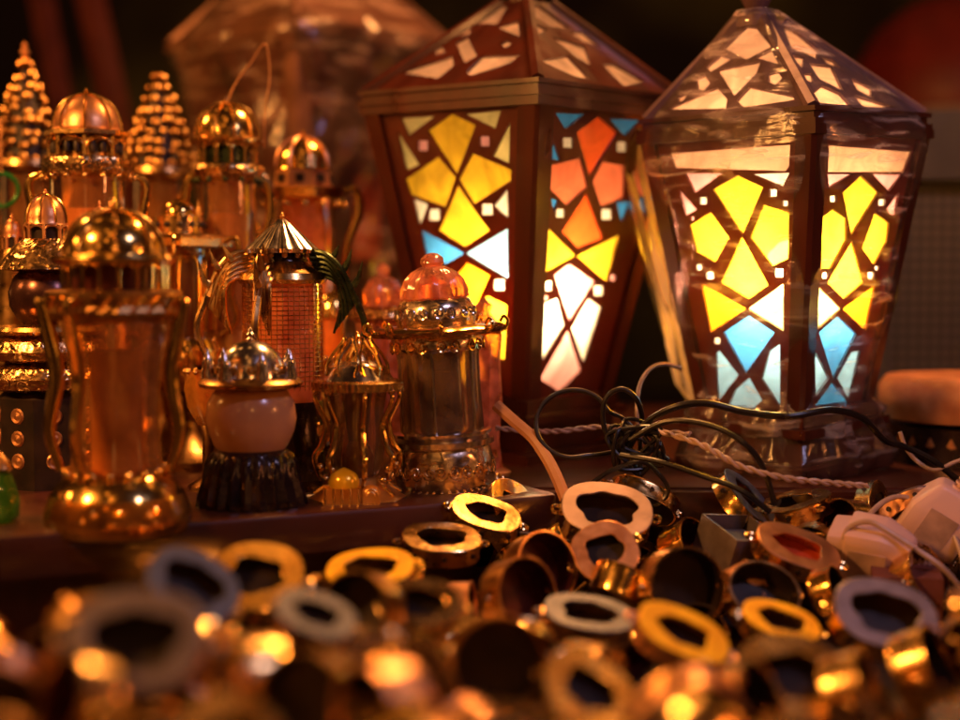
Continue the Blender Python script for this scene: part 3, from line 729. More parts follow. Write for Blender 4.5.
for i in range(44):
    a = 2 * PI * i / 44; mb.tube([(39.3 * s.k * math.cos(a), 39.3 * s.k * math.sin(a), s.z(285)), (39.3 * s.k * math.cos(a), 39.3 * s.k * math.sin(a), s.z(388))], .4 * s.k, 4)
mb.build('glass_grid', BRASS_D, s.root)
s.part('inner_candle', MILK, [(30, 400), (30, 292), (0, 291)], 20)
s.part('base', BLACKM, [(60, s.yb), (60, s.yb - 10), (48, s.yb - 25), (40, 400)], 36)
def wing(ang, m, sc=1.0):
    mb = MB(); mb.M = Matrix.Rotation(ang, 4, 'Z')
    grid = []
    for q in range(6):
        o_ = q * 6.0
        P = spline([((26 + o_ * .3) * s.k, (q - 2.5) * 1.5 * s.k, s.z(252 + o_ * .75)), ((46 + o_ * .35 * sc) * s.k, (q - 2.5) * 2.2 * s.k, s.z(254 + o_)), ((64 * sc - o_ * .15) * s.k, (q - 2.5) * 2.0 * s.k, s.z(270 + o_ * 1.3)), ((80 * sc - o_ * .9) * s.k, (q - 2.5) * 1.0 * s.k, s.z(300 + o_ * 1.1))], 6)
        n = len(P); mb.tube(P, [s.k * (1.2 + 1.5 * math.sin(PI * i / (n - 1))) for i in range(n)], 7); grid.append(P)
    n = len(grid[0])
    mb.add([p for P in grid for p in P], [(q * n + i, q * n + i + 1, (q + 1) * n + i + 1, (q + 1) * n + i) for q in range(5) for i in range(n - 1)])
    for (x0, y0, x1, y1) in ((50, 256, 60, 246), (64, 264, 73, 250), (74, 280, 84, 262)):
        mb.tube([(x0 * sc * s.k, 0, s.z(y0 + 6)), ((x0 * .4 + x1 * .6) * sc * s.k, 0, s.z(y0 - 2)), (x1 * sc * s.k, 0, s.z(y1))], [4 * s.k, 3 * s.k, .4 * s.k], 6)
    mb.tube(spline([(76 * sc * s.k, 0, s.z(296)), (86 * sc * s.k, 0, s.z(330)), (70 * s.k, 0, s.z(370)), (56 * s.k, 0, s.z(s.yb - 20))], 6), 3.5 * s.k, 6)
    mb.build('wing_bracket', m, s.root)
wing(-.25, GREENM); wing(PI + .35, BRASS, .98); wing(-1.75, BRASS_D, .95); wing(1.5, BRASS_D)

# 8 globe lantern
s = Sm('globe_lantern', 'small lantern with milky amber glass globe, crown lid and black ribbed foot', 252, 504, rot=.3)
s.part('foot', BLACKM, [(52, 514), (54, 506), (52, 494), (47, 478), (45, 462), (40, 452), (34, 448)], 96, fn=lambda a, i, r, z: r * (1 + (.045 if 0 < i < 5 else 0) * math.cos(24 * a)))
s.part('globe', principled('cream globe', (.62, .34, .17), .2, 0, (.52, .26, .12), 25, .05, 200, coat=.4), [(33, 450), (38, 442), (43, 430), (45, 418), (43, 402), (37, 391), (32, 386)], 40)
s.part('lid_rim', BRASS_D, [(30, 390), (50, 386), (52, 382), (48, 378), (36, 376)], 40)
s.part('lid_dome', SILVER, [(36, 380), (34, 366), (27, 352), (16, 343), (6, 340), (0, 339)], 36)
finial(s, 341, 4, SILVER, 14)
for i in range(7):
    a = 2 * PI * i / 7 + .35; mb = MB()
    mb.lathe(s.prof([(6, 384), (7, 374), (5, 366), (6, 362), (3.4, 356), (1, 351), (0, 347)]), 12, (math.cos(a) * 42 * s.k, math.sin(a) * 42 * s.k, 0)); mb.build('turret', SILVER, s.root)
scrolls(s, 35, 368, 8, 5, BRASS)

# 9 small ornate lantern (sharp)
s = Sm('scroll_frame_lantern', 'small gold lantern with wavy frame, flared roof and tiny mosque ornament on its foot', 358, 497, rot=.15)
s.part('base', SATIN, [(51, 506), (52, 502), (50, 498), (46, 495), (40, 492), (30, 484), (22, 476)], 8, fn=None)
s.part('base_edge', SATIN, [(52, 507), (53, 500), (51, 499)], 64, fn=lambda a, i, r, z: r * (1 + .02 * math.cos(40 * a)))
s.part('glass_body', G_CLEAR, [(20, 476), (26, 462), (28, 440), (26, 410), (30, 388)], 32, cap=False)
s.part('inner_candle', principled('brown candle', (.20, .06, .025), .3), [(15, 480), (16, 456), (12, 446), (7, 440), (0, 436)], 20)
s.part('inner_stem', REDIN, [(9, 440), (12, 420), (14, 388)], 12)
s.part('roof', SILVER, [(41, 388), (42, 384), (35, 377), (29, 367), (20, 361), (10, 358), (0, 357)], 8)
s.part('roof_skirt', BRASS, [(40, 390), (45, 389), (45, 381), (41, 379)], 96, fn=lambda a, i, r, z: r * (1 + .018 * (1 if math.sin(40 * a) > 0 else -1)))
for i in range(8):      # pointed arches standing on the roof
    a = 2 * PI * i / 8 + .39; mb = MB(); mb.M = Matrix.Rotation(a, 4, 'Z')
    R0, R1 = 27, 13
    P = [(R0 + 3, -8, 374), (R0 + 1, -10, 364), (R0 - 4, -8, 354), (R1 + 4, -3, 345), (R1, 0, 338), (R1 + 4, 3, 345), (R0 - 4, 8, 354), (R0 + 1, 10, 364), (R0 + 3, 8, 374)]
    mb.tube(spline([(x * s.k, y_ * s.k, s.z(q)) for x, y_, q in P], 4), 1.7 * s.k, 6); mb.build('roof_arch', GOLD, s.root)
s.part('crown', BRASS, [(16, 360), (12, 352), (8, 346), (6, 341), (0, 338)], 16)
finial(s, 340, 3.4, GOLD, 9)
handle(s, [(38, 386), (43, 396), (37, 410), (31, 424), (36, 444), (43, 456), (38, 474), (30, 482), (44, 492)], 2.7, GOLD, [PI / 4 * i * 1.0 + .1 for i in range(0, 8, 1) if i % 2 == 0] + [PI * 1.25, -.72], 'frame_rib')
mb = MB()
for a in (.1, PI + .1, -.72, PI * 1.25):
    c, sn = math.cos(a) * 38 * s.k, math.sin(a) * 38 * s.k
    mb.ball((c, sn, s.z(466)), 4.5 * s.k); mb.ball((c * 1.1, sn * 1.1, s.z(389)), 4 * s.k); mb.ball((c * .85, sn * .85, s.z(478)), 5 * s.k)
mb.build('frame_bead', BRASS, s.root)
# mosque ornament on the front of the foot
fr = Matrix.Rotation(-PI / 2 - .05, 4, 'Z')
mq = MB(); mq.M = fr; mq.box((46 * s.k, -16 * s.k, s.z(490)), (7 * s.k, 36 * s.k, 24 * s.k)); mo = mq.build('mosque_ornament', SATIN, s.root, smooth=False)
mq = MB(); mq.M = fr
for i in range(5): mq.tube([(49.5 * s.k, (-32 + i * 8) * s.k, s.z(501)), (49.5 * s.k, (-32 + i * 8) * s.k, s.z(480))], 1.2 * s.k, 6)
mq.box((49.5 * s.k, -16 * s.k, s.z(479.5)), (3 * s.k, 38 * s.k, 2.4 * s.k)); mq.build('column', GOLD, mo)
mq = MB(); mq.M = fr; mq.lathe(s.prof([(15, 480), (15.5, 474), (12, 467), (5, 463), (0, 461)]), 20, (44 * s.k, -14 * s.k, 0)); mq.build('dome', principled('yellow enamel dome', (1.0, .66, .02), .22, .35, (.95, .50, .01), 60, coat=.5), mo, angle=60)
mq = MB(); mq.M = fr
mq.box((45 * s.k, 12 * s.k, s.z(494)), (6 * s.k, 17 * s.k, 16 * s.k))
mq.lathe([(9 * s.k, -2.8 * s.k), (9 * s.k, 2.8 * s.k)], 24, (45 * s.k, 12 * s.k, s.z(487)), M=Matrix.Rotation(PI / 2, 3, 'Y'))
for q in (4, 7): mq.tube([(48.8 * s.k, (12 + q * math.cos(g)) * s.k, s.z(489 - q * math.sin(g))) for g in [PI * i / 10 for i in range(11)]], .8 * s.k, 5)
for i in range(5): mq.tube([(48.6 * s.k, (5 + i * 3.6) * s.k, s.z(502)), (48.6 * s.k, (5 + i * 3.6) * s.k, s.z(495))], .9 * s.k, 5)
mq.build('gate_ornament', SATIN, mo)

# 10 silver lantern with crystal dome
s = Sm('silver_lantern', 'large silvered lantern with pink crystal dome and glass cylinder on a chased round foot', 446, 487, rot=.1)
s.part('base_plate', SILVER, [(51, 497), (53, 494), (53, 490), (49, 487)], 48)
ft = s.part('foot', CHASED_S, [(48, 488), (50, 480), (50, 462), (47, 450), (45, 444)], 48)
scrolls(s, 49.5, 466, 12, 8, CHASED, ft, 1.0)
s.part('foot_ring', SILVER, [(46, 446), (51, 443), (51, 438), (45, 436), (49, 433), (49, 430), (42, 428)], 48)
beads(s, 50, 486, 40, 1.8, BRASS)
s.part('glass_body', G_CLEAR, [(42, 430), (41, 400), (41, 360), (42, 345)], 40, cap=False)
s.part('inner_tube', clear('blue tinted inner glass', (.35, .42, .58), .3, .5, .06, (.05, .09, .22), 40), [(22, 428), (22, 350)], 24, cap=False)
s.part('inner_candle', REDIN, [(12, 428), (12, 372), (0, 370)], 16)
for i in range(6):
    a = PI / 3 * i + .3; mb = MB(); mb.tube([(41 * s.k * math.cos(a), 41 * s.k * math.sin(a), s.z(430)), (41 * s.k * math.cos(a), 41 * s.k * math.sin(a), s.z(345))], 1.6 * s.k, 8); mb.build('upright', SILVER, s.root)
s.part('collar', CHASED_S, [(42, 350), (46, 346), (46, 338), (43, 334)], 48)
scrolls(s, 46, 344, 9, 7, GOLD)
s.part('brim', GOLD, [(42, 337), (60, 334), (66, 329), (62, 326), (45, 324)], 48, fn=lambda a, i, r, z: r * (1 + (.06 * math.cos(8 * a) if 0 < i < 4 else 0)))
for i in range(8):
    a = PI / 4 * i; mb = MB(); c, sn = math.cos(a), math.sin(a)
    mb.tube(spline([(52 * s.k * c, 52 * s.k * sn, s.z(330)), (66 * s.k * c, 66 * s.k * sn, s.z(332)), (72 * s.k * c, 72 * s.k * sn, s.z(325)), (68 * s.k * c, 68 * s.k * sn, s.z(320)), (64 * s.k * c, 64 * s.k * sn, s.z(325))], 5), 1.8 * s.k, 6); mb.build('brim_curl', GOLD, s.root)
bw = s.part('bowl', CHASED_S, [(38, 328), (40, 320), (39, 308), (35, 300), (30, 297)], 48)
scrolls(s, 39.5, 312, 9, 6.5, SILVER, bw, 1.1)
s.part('crystal_dome', G_PINK, [(33, 298), (33, 290), (29, 280), (22, 272), (13, 267), (9, 266)], 60, fn=lambda a, i, r, z: r * (1 + .05 * math.cos(15 * a)))
s.part('inner_core', COPPER, [(20, 298), (16, 284), (0, 276)], 20)
s.part('crystal_knob', G_PINK, [(9, 267), (12, 263), (11, 258), (6, 254), (0, 253)], 24)

s.root.rotation_euler = (0, -.06, .1)
# 13 crystal lanterns beside/behind
s = Sm('crystal_lantern', 'slender pinkish cut glass lantern just right of the silver lantern', 484, 0, D=.90, group='small brass lanterns on the shelf')
s.part('glass_body', G_PINK, [(17, s.yb - 2), (18, 470), (14, 440), (17, 400), (15, 360), (17, 335), (12, 322), (6, 312), (8, 305), (0, 298)], 20, fn=lambda a, i, r, z: r * (1 + .08 * math.cos(10 * a)), cap=False)
s.part('inner_candle', MILK, [(7, s.yb - 2), (7, 380), (0, 378)], 12)
s.part('lid', GOLD, [(15, 334), (22, 330), (22, 324), (12, 320)], 24)
s.part('base', COPPER, [(26, s.yb), (27, s.yb - 4), (20, s.yb - 8)], 24)
s = Sm('crystal_lantern', 'rosy crystal lantern squeezed between winged lantern and silver lantern', 382, 0, D=.97); G_ORAN = G_PINK
s.part('glass_body', G_ORAN, [(26, s.yb - 10), (26, 400), (24, 350), (26, 316), (17, 305), (19, 292), (13, 280), (5, 276), (7, 268), (0, 262)], 56, fn=lambda a, i, r, z: r * (1 + .07 * math.cos(14 * a)), cap=False)
s.part('inner_candle', MILK, [(12, s.yb - 4), (12, 330), (0, 326)], 12)
s.part('collar', CHASED, [(27, 322), (33, 318), (32, 310), (26, 306)], 32)
s.part('base', BRASS_D, [(34, s.yb), (34, s.yb - 8), (26, s.yb - 14)], 24)
G_ORAN = bpy.data.materials['orange glass']
s = Sm('crystal_lantern', 'blurred orange domed glass lantern seen through the arch of the green wing', 331, 0, D=1.0)
s.part('dome', GOLD, dome_pts(17, 318, 290), 24)
s.part('glass_body', G_ORAN, [(14, 318), (13, 345), (15, 370)], 24, cap=False)
s.part('inner_candle', MILK, [(8, 370), (8, 325), (0, 323)], 12)
s.part('base', BRASS_D, [(24, s.yb), (24, s.yb - 10), (18, 380), (22, 372), (15, 368)], 24)

# 11 square gallery lantern
s = Sm('arched_lantern', 'square topped brass lantern with rounded arches and a small corner dome', 176, 0, D=.95, rot=.25)
s.part('dome', GOLD, dome_pts(17, 216, 200), 24); finial(s, 201, 2.2, BRASS, 6)
s.part('drum', BRASS, [(25, 234), (24, 218), (18, 216)], 12)
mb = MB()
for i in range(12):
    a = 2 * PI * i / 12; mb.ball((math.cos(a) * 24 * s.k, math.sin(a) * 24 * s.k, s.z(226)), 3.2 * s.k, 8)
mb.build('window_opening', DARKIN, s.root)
s.part('brim', BRASS, [(38, 250), (46, 247), (46, 240), (40, 236), (26, 234)], 4, fn=lambda a, i, r, z: r * 1.15)
for i in range(8):
    a = 2 * PI * i / 8 + .2; mb = MB(); mb.M = Matrix.Rotation(a, 4, 'Z')
    P = [(33, -9, 330), (34, -10, 280), (34, -8, 262), (34, 0, 254), (34, 8, 262), (34, 10, 280), (33, 9, 330)]
    mb.tube(spline([(x * s.k, q * s.k, s.z(y)) for x, q, y in P], 4), 2 * s.k, 6); mb.build('arch', GOLD, s.root)
s.part('glass_body', G_AMBER, [(28, 250), (28, 340)], 24, cap=False)
s.part('inner_candle', REDIN, [(16, 340), (16, 262), (0, 260)], 16)
s.part('bowl', GOLD, [(30, 388), (40, 372), (42, 350), (34, 338), (28, 336)], 36, fn=lambda a, i, r, z: r * (1 + .03 * math.cos(18 * a)))
s.part('stem', BRASS_D, [(52, s.yb), (52, s.yb - 8), (30, s.yb - 20), (16, 420), (20, 395), (30, 388)], 36)
handle(s, [(40, 244), (56, 240), (58, 262), (50, 290), (56, 320), (40, 336)], 3.2, GOLD, (-.2, PI, 1.4, -1.7), flat=.7)

# far left stacked urn lantern
s = Sm('urn_lantern', 'tiered copper lantern with dark round belly above two fat gold rims, at left edge', 42, 0, D=.86)
s.part('dome', COPPER, [(21, 226)] + dome_pts(20, 224, 197), 32)
s.ribs(8, [(q * 1.04, y) for q, y in dome_pts(20, 224, 196)], 1.2, 'dome_rib', BRASS)
finial(s, 198, 2.4, COPPER, 8)
gallery(s, 20, 226, 240, 8, COPPER, 1.8)
s.part('tier', CHASED, [(24, 240), (34, 248), (40, 256), (46, 264), (50, 270), (30, 272)], 8)
s.part('belly', principled('dark copper belly', (.16, .07, .06), .25, .8, (.07, .03, .025), 40), [(14, 330), (28, 320), (36, 306), (37, 292), (32, 278), (24, 270)], 32)
s.part('neck_rim', BRASS, [(50, 334), (56, 330), (54, 326), (24, 324)], 32)
s.part('rim', CHASED, [(40, 362), (52, 358), (56, 350), (52, 340), (40, 334)], 40)
s.part('rim', CHASED, [(44, 390), (56, 386), (60, 376), (54, 366), (40, 362)], 40)
s.part('body', DARKIN, [(50, s.yb), (50, 396), (44, 390)], 8)
mb = MB()
for i in range(8):
    a = 2 * PI * (i + .5) / 8
    for y in (412, 434, 456): mb.lathe([(8 * s.k, 0), (6.4 * s.k, 1.5 * s.k), (4 * s.k, .6 * s.k), (0, 2 * s.k)], 12, (math.cos(a) * 46.5 * s.k, math.sin(a) * 46.5 * s.k, s.z(y)), M=Matrix.Rotation(a, 3, 'Z') @ Matrix.Rotation(PI / 2, 3, 'Y'))
mb.build('rosette', COPPER, s.root)
s = Sm('filigree_lantern', 'tiny copper minaret topped lantern at the left edge beside the stacked rims', 8, 0, D=.92)
s.part('dome', COPPER, [(9, 236)] + dome_pts(9, 234, 220), 24); finial(s, 221, 2, COPPER, 7)
gallery(s, 9, 236, 250, 6, COPPER, 1.6)
s.part('body', BRASS_D, [(30, s.yb), (28, 400), (18, 340), (16, 300), (12, 270), (13, 262), (9, 250)], 24)
s = Sm('filigree_lantern', 'little green glass lantern at the bottom left corner of the shelf', 2, 522)
s.part('glass_body', clear('green glass', (.25, .55, .18), .3, .3, .06, (.10, .28, .05), 50), [(8, 524), (17, 516), (18, 500), (12, 480), (8, 470)], 28)
s.part('lid', BRASS_D, [(8, 472), (12, 468), (8, 460), (0, 452)], 20); s.part('foot', BRASS_D, [(16, 527), (16, 523), (8, 520)], 20)
s = Sm('brass_lantern', 'dim lantern with tiny copper dome peeping over the golden dome', 96, 0, D=.90)
s.part('dome', COPPER, [(9, 226)] + dome_pts(8, 224, 208), 20); finial(s, 209, 1.8, COPPER, 7)
s.part('body', BRASS_D, [(28, s.yb), (28, 330), (22, 300), (18, 240), (12, 232), (9, 226)], 20)
# low pieces filling the back of the shelf between the feet
lows = [(300, 1.0, 'low brass incense pot with beaded rim behind the globe lantern', GOLD), (318, .86, 'small dark gold cup between globe lantern and scroll framed lantern', BRASS),
        (205, .84, 'yellow glass tealight bowl behind the globe lantern lid', G_YEL), (330, .93, 'dark brass goblet hidden behind the scroll framed lantern', BRASS_D)]
for i, (px, D_, lab, mm) in enumerate(lows):
    s = Sm('tealight_bowl', lab, px, 0, D=D_, cat='bowl', group='low bowls between the lanterns'); y0 = s.yb; h = (95, 62, 118, 110)[i]
    s.part('foot', BRASS_D, [(22, y0), (22, y0 - 4), (8, y0 - 12), (7, y0 - h * .45), (12, y0 - h * .55)], 24)
    s.part('bowl', mm, [(12, y0 - h * .55), (22, y0 - h * .7), (25, y0 - h * .85), (23, y0 - h), (20, y0 - h + 1), (18, y0 - h * .75), (4, y0 - h * .6)], 28, cap=False)
    beads(s, 24, y0 - h, 16, 2.6, GOLD)
# ------------------------------------------------------------------ right side: drum, speaker, red shade, posts
P = at(985, 0, .98)
k = .98 / F
root = thing('inlaid_drum', (P.x, P.y, 0), 'round tan topped drum with black inlaid side at the right photo edge', 'drum')
zt = at(960, 383, .90).z
mb = MB(); mb.lathe([(.052, zt - .032), (.064, zt - .030), (.067, zt - .022), (.067, zt - .008), (.062, zt - .001), (.05, zt), (0, zt)], 48)
mb.build('drum_top', principled('worn tan wood', (.52, .22, .09), .5, 0, (.30, .10, .035), 45, .4, 160), root)
mb = MB(); mb.lathe([(.062, 0), (.060, .02), (.060, zt - .034)], 48); sd = mb.build('drum_side', BLACKM, root)
mb = MB()
for i in range(26):
    a = 2 * PI * i / 26
    for row in range(2):
        z = zt - .048 - row * .020; a2 = a + row * PI / 26; w = .0045; hh = .008; q = []
        for (du, dv) in ((0, hh), (w, 0), (0, -hh), (-w, 0)): q.append((math.cos(a2 + du / .06) * .0606, math.sin(a2 + du / .06) * .0606, z + dv))
        mb.add(q + [tuple(c * .98 if n < 2 else c for n, c in enumerate(v)) for v in q], [(0, 1, 2, 3), (0, 4, 5, 1), (1, 5, 6, 2), (2, 6, 7, 3), (3, 7, 4, 0)])
mb.build('diamond_inlay', COPPER, sd, smooth=False)

# perforated speaker-like cabinet
m, t, N, L = mat('perforated grey grille'); p = N['Principled BSDF']; p.inputs['Roughness'].default_value = .5
co = N.new('ShaderNodeTexCoord'); mp = N.new('ShaderNodeMapping'); mp.inputs['Scale'].default_value = (108, 108, 108); L.new(co.outputs['Object'], mp.inputs[0])
fr_ = N.new('ShaderNodeVectorMath'); fr_.operation = 'FRACTION'; L.new(mp.outputs[0], fr_.inputs[0])
sb = N.new('ShaderNodeVectorMath'); sb.operation = 'SUBTRACT'; sb.inputs[1].default_value = (.5, .5, .5); L.new(fr_.outputs[0], sb.inputs[0])
ml = N.new('ShaderNodeVectorMath'); ml.operation = 'MULTIPLY'; ml.inputs[1].default_value = (1, 0, 1); L.new(sb.outputs[0], ml.inputs[0])
ln = N.new('ShaderNodeVectorMath'); ln.operation = 'LENGTH'; L.new(ml.outputs[0], ln.inputs[0])
gt = N.new('ShaderNodeMath'); gt.operation = 'GREATER_THAN'; gt.inputs[1].default_value = .28; L.new(ln.outputs['Value'], gt.inputs[0])
mx = N.new('ShaderNodeMixRGB'); mx.inputs[1].default_value = (.006, .005, .005, 1); mx.inputs[2].default_value = (.085, .075, .052, 1); L.new(gt.outputs[0], mx.inputs[0]); L.new(mx.outputs[0], p.inputs['Base Color'])
root = thing('metal_cabinet', (.50, 1.19, -.075), 'grey green metal cabinet with perforated front behind the wrapped lantern', 'cabinet')
GREY = principled('grey green paint', (.07, .066, .05), .55, 0, (.05, .046, .035), 20, .2)
mb = MB(); mb.box((0, .15, .17), (.34, .28, .34)); mb.build('cabinet_body', GREY, root, smooth=False)
mb = MB(); mb.box((0, .008, .14), (.31, .004, .27)); mb.build('perforated_front', m, root, smooth=False)
mb = MB(); mb.box((0, .0, .3135), (.35, .03, .057)); mb.box((-.163, .004, .142), (.018, .016, .284)); mb.box((.163, .004, .142), (.018, .016, .284)); mb.build('front_frame', GREY, root, smooth=False)
root = thing('red_lampshade', (.66, 1.9, .34), 'blurred dark red dome shaped shade in the upper right corner', 'lampshade')
mb = MB(); mb.lathe([(.16, .0), (.165, .02), (.155, .07), (.125, .12), (.08, .155), (.03, .17), (0, .172)], 40); mb.build('shade', principled('red enamel', (.22, .018, .010), .5, 0, (.15, .012, .007), 20), root)
mb = MB(); mb.lathe([(.163, -.012), (.168, -.008), (.168, .002), (.163, .004)], 40); mb.build('shade_rim', principled('pale rim', (.30, .20, .14), .5), root)
for i, (x0, y0, x1, y1, D_, w, lab) in enumerate(((86, -20, 118, 120, 1.7, .018, 'dark red slanting wooden post at the upper left, left one of two'), (40, -10, 60, 100, 1.75, .016, 'dark leaning post behind the pointed filigree cone'))):
    A = at(x0, y0, D_); B = at(x1, y1, D_); B2 = A + (B - A) * 4.0; A2 = A - (B - A) * .6
    mb = MB(); mb.tube([A2 - A2 * 0, B2], w, 4); o = mb.build('stall_post', principled('dark red post', (.14, .028, .015), .5, 0, (.08, .015, .01), 30), smooth=False); tag(o, lab, 'post')
P = at(2, 190, 1.0)
root = thing('green_ring', P, 'thin green glass hoop at the left edge above the copper minaret', 'hoop')
mb = MB(); mb.lathe([(.0115 + .0016 * math.cos(g), .0016 * math.sin(g)) for g in [2 * PI * i / 8 for i in range(9)]], 32, M=Matrix.Rotation(PI / 2, 3, 'X'), cap=False)
mb.build('hoop', principled('green enamel', (.02, .22, .05), .25, .3), root)
mb = MB(); mb.tube([(0, 0, .0115), (0, 0, .05)], .0006, 6); mb.build('hanging_wire', COPPER, root)

# ------------------------------------------------------------------ cables and plugs
def cable(name, label, pts, r, m, n=8, cat='cable', group=None):
    P = spline([at(*p) for p in pts], n); mb = MB(); mb.tube(P, r, 8)
    return tag(mb.build(name, m), label, cat, group)
def twisted(label, pts, r, m, turns):
    P = spline([at(*p) for p in pts], 14); n = len(P)
    root = thing('twisted_cable', P[0], label, 'cable', 'cables around the big lanterns')
    for ph in (0, PI):
        mb = MB(); Q = []
        for i, p in enumerate(P):
            t_ = (P[min(i + 1, n - 1)] - P[max(i - 1, 0)]).normalized(); u = t_.cross(Vector((0, 1, 0))).normalized(); v = t_.cross(u)
            g = ph + turns * 2 * PI * i / n; Q.append(p - P[0] + (u * math.cos(g) + v * math.sin(g)) * r * .95)
        mb.tube(Q, r, 7); mb.build('strand', m, root)
CG = 'cables around the big lanterns'
loop = [(574 + 38 * math.cos(g), 424 + 34 * math.sin(g), .84 - .01 * math.sin(g)) for g in [0.15 - 2 * PI * i / 12 for i in range(12)]]
cable('black_cable', 'black cable curled in a wide loop before the left big lantern base', [(640, 436, .85), (622, 418, .85)] + loop[1:11] + [(612, 452, .84), (636, 438, .85), (668, 460, .84)], .0015, CABLE_B, group=CG)
cable('black_cable', 'short black cable standing up in a narrow upright loop right of the wide one', [(642, 455, .83), (612, 442, .83), (603, 420, .83), (606, 398, .83), (622, 389, .83), (637, 400, .83), (642, 425, .84), (630, 450, .84), (640, 478, .83)], .0016, CABLE_B, group=CG)
cable('black_cable', 'long thick black cable draped across the wrapped lantern foot to the right edge', [(618, 452, .84), (645, 424, .83), (672, 408, .82), (705, 403, .815), (745, 412, .81), (790, 416, .80), (830, 410, .81), (862, 418, .83), (885, 440, .84), (905, 447, .85), (935, 462, .85), (975, 495, .85)], .0021, CABLE_B, group=CG)
cable('black_cable', 'black cable sagging down over the plastic from the tangle', [(630, 440, .82), (665, 422, .81), (705, 424, .80), (740, 440, .79), (762, 466, .79), (775, 505, .79)], .0017, CABLE_B, group=CG)
cable('black_cable', 'black cable running low from the tangle under the twisted white one', [(620, 455, .82), (660, 462, .81), (700, 475, .80), (740, 490, .79), (770, 512, .79)], .0017, CABLE_B, group=CG)
cable('black_cable', 'thin black cable dropping from the tangle to the shelf in a small curl', [(640, 440, .84), (640, 470, .83), (635, 492, .82), (655, 505, .82), (668, 490, .82), (655, 470, .82), (640, 462, .82), (612, 470, .82), (585, 488, .82), (560, 505, .82)], .0014, CABLE_B, group=CG)
cable('grey_cable', 'grey cable arching up behind the black loops', [(640, 440, .86), (637, 410, .86), (640, 385, .87), (650, 369, .88), (664, 364, .89), (680, 368, .9)], .0014, CABLE_G, group=CG)
mb = MB(); rk = random.Random(9); P = []
for q in range(34):
    g = q * 1.35 + rk.uniform(-.3, .3); rr_ = rk.uniform(.006, .019)
    P.append(at(636, 444, .83) + Vector((rr_ * 1.15 * math.cos(g) + rk.uniform(-.003, .003), rk.uniform(-.007, .007), rr_ * math.sin(g))))
mb.tube(spline(P, 8), .0013, 7)
tag(mb.build('black_cable', CABLE_B), 'knotted bundle of black cable where all the dark loops meet', 'cable', CG)
twisted('pale twisted cable pair running behind the black loops', [(496, 428, .88), (530, 431, .88), (560, 431, .88), (600, 427, .88), (640, 430, .87), (690, 434, .84)], .0010, CABLE_W, 8)
twisted('pale twisted cable pair stretched over the plastic wrapped foot', [(655, 430, .83), (700, 444, .80), (740, 466, .79), (785, 478, .79), (830, 483, .80), (868, 486, .81)], .0011, CABLE_W, 9)
cable('tan_tube', 'thick tan tube bending down from behind the crystal lantern', [(496, 405, .85), (515, 422, .845), (533, 438, .84), (548, 460, .83), (558, 480, .82), (566, 500, .81)], .0038, TUBE_T, group=CG)
cable('white_cable', 'white cable looping from the front plug up and over to the right edge', [(862, 535, .78), (872, 512, .79), (895, 497, .80), (922, 503, .80), (945, 520, .79), (958, 545, .78), (968, 580, .77)], .0016, CABLE_W, group=CG)
cable('white_cable', 'white cable lying across the two plugs towards the lower right', [(844, 540, .76), (850, 527, .76), (870, 522, .755), (895, 536, .75), (920, 552, .745), (945, 570, .74), (970, 600, .74)], .0016, CABLE_W, group=CG)
cable('white_cable', 'thin white wire bent beside the inlaid drum', [(900, 432, .86), (906, 448, .86), (918, 462, .86), (935, 470, .85), (955, 462, .85), (975, 455, .85)], .0013, CABLE_W, group=CG)

def plug(label, P, rot, sc):
    root = thing('power_plug', P, label, 'plug', 'white plugs at the right'); root.rotation_euler = rot
    bm = MB(); w, d, h = .019 * sc, .013 * sc, .0155 * sc
    # hull: chamfered block narrowing to the back
    secs = [(-1.0, .80, .74), (-.97, .86, .80), (-.60, .90, .84), (-.56, .96, .97), (-.5, 1, 1), (.25, .98, .98), (.34, .95, .95), (.9, .66, .62), (.97, .58, .54), (1.0, .5, .46)]
    vs = []; n = 48
    for (x, sy, sz) in secs:
        for j in range(n):
            a = 2 * PI * j / n; ca, sa = math.cos(a), math.sin(a); q = (abs(ca) ** 7 + abs(sa) ** 7) ** (-1 / 7)
            vs.append((x * w, ca * q * d * sy, sa * q * h * sz))
    fs = [(i * n + j, i * n + (j + 1) % n, (i + 1) * n + (j + 1) % n, (i + 1) * n + j) for i in range(len(secs) - 1) for j in range(n)]
    fs += [list(range(n))[::-1], [(len(secs) - 1) * n + j for j in range(n)]]
    bm.add(vs, fs); bm.build('plug_body', PLASTIC, root, angle=30)
    for sg in (-1, 1):
        mb = MB(); mb.tube([(-w * .95, 0, sg * .0052 * sc), (-w * 1.5, 0, sg * .0052 * sc), (-w * 1.62, 0, sg * .0052 * sc)], [.0019 * sc, .0019 * sc, .001 * sc], 10); mb.build('pin', BRASS_D, root)
    mb = MB()
    for q in range(5): mb.lathe([(.0036 * sc - q * .0003, 0), (.0036 * sc - q * .0003, .0012)], 12, M=Matrix.Rotation(PI / 2, 3, 'Y'), c=(w * (1.0 + q * .12), 0, 0))
    mb.tube([(w * .95, 0, 0), (w * 1.6, 0, 0)], .0019 * sc, 10); mb.build('strain_relief', PLASTIC, root)
    mb = MB(); mb.box((0, -d * .985, 0), (w * .9, .0006, h * .9)); mb.build('grip_recess', principled('darker pink plastic', (.60, .41, .37), .45), root, smooth=False)
    return root
plug('white two pin plug lying flat with its pins to the left, nearest the brass pieces', at(872, 553, .77), (.35, .10, -.45), 1.2)
plug('white plug tilted upright behind the flat one, at the right photo edge', at(936, 522, .80), (.3, -1.0, -.6), 1.25)
root = thing('brown_box', at(905, 592, .75), 'small reddish brown box with a pale diamond mark under the plugs', 'box'); root.rotation_euler = (.12, 0, -.2)
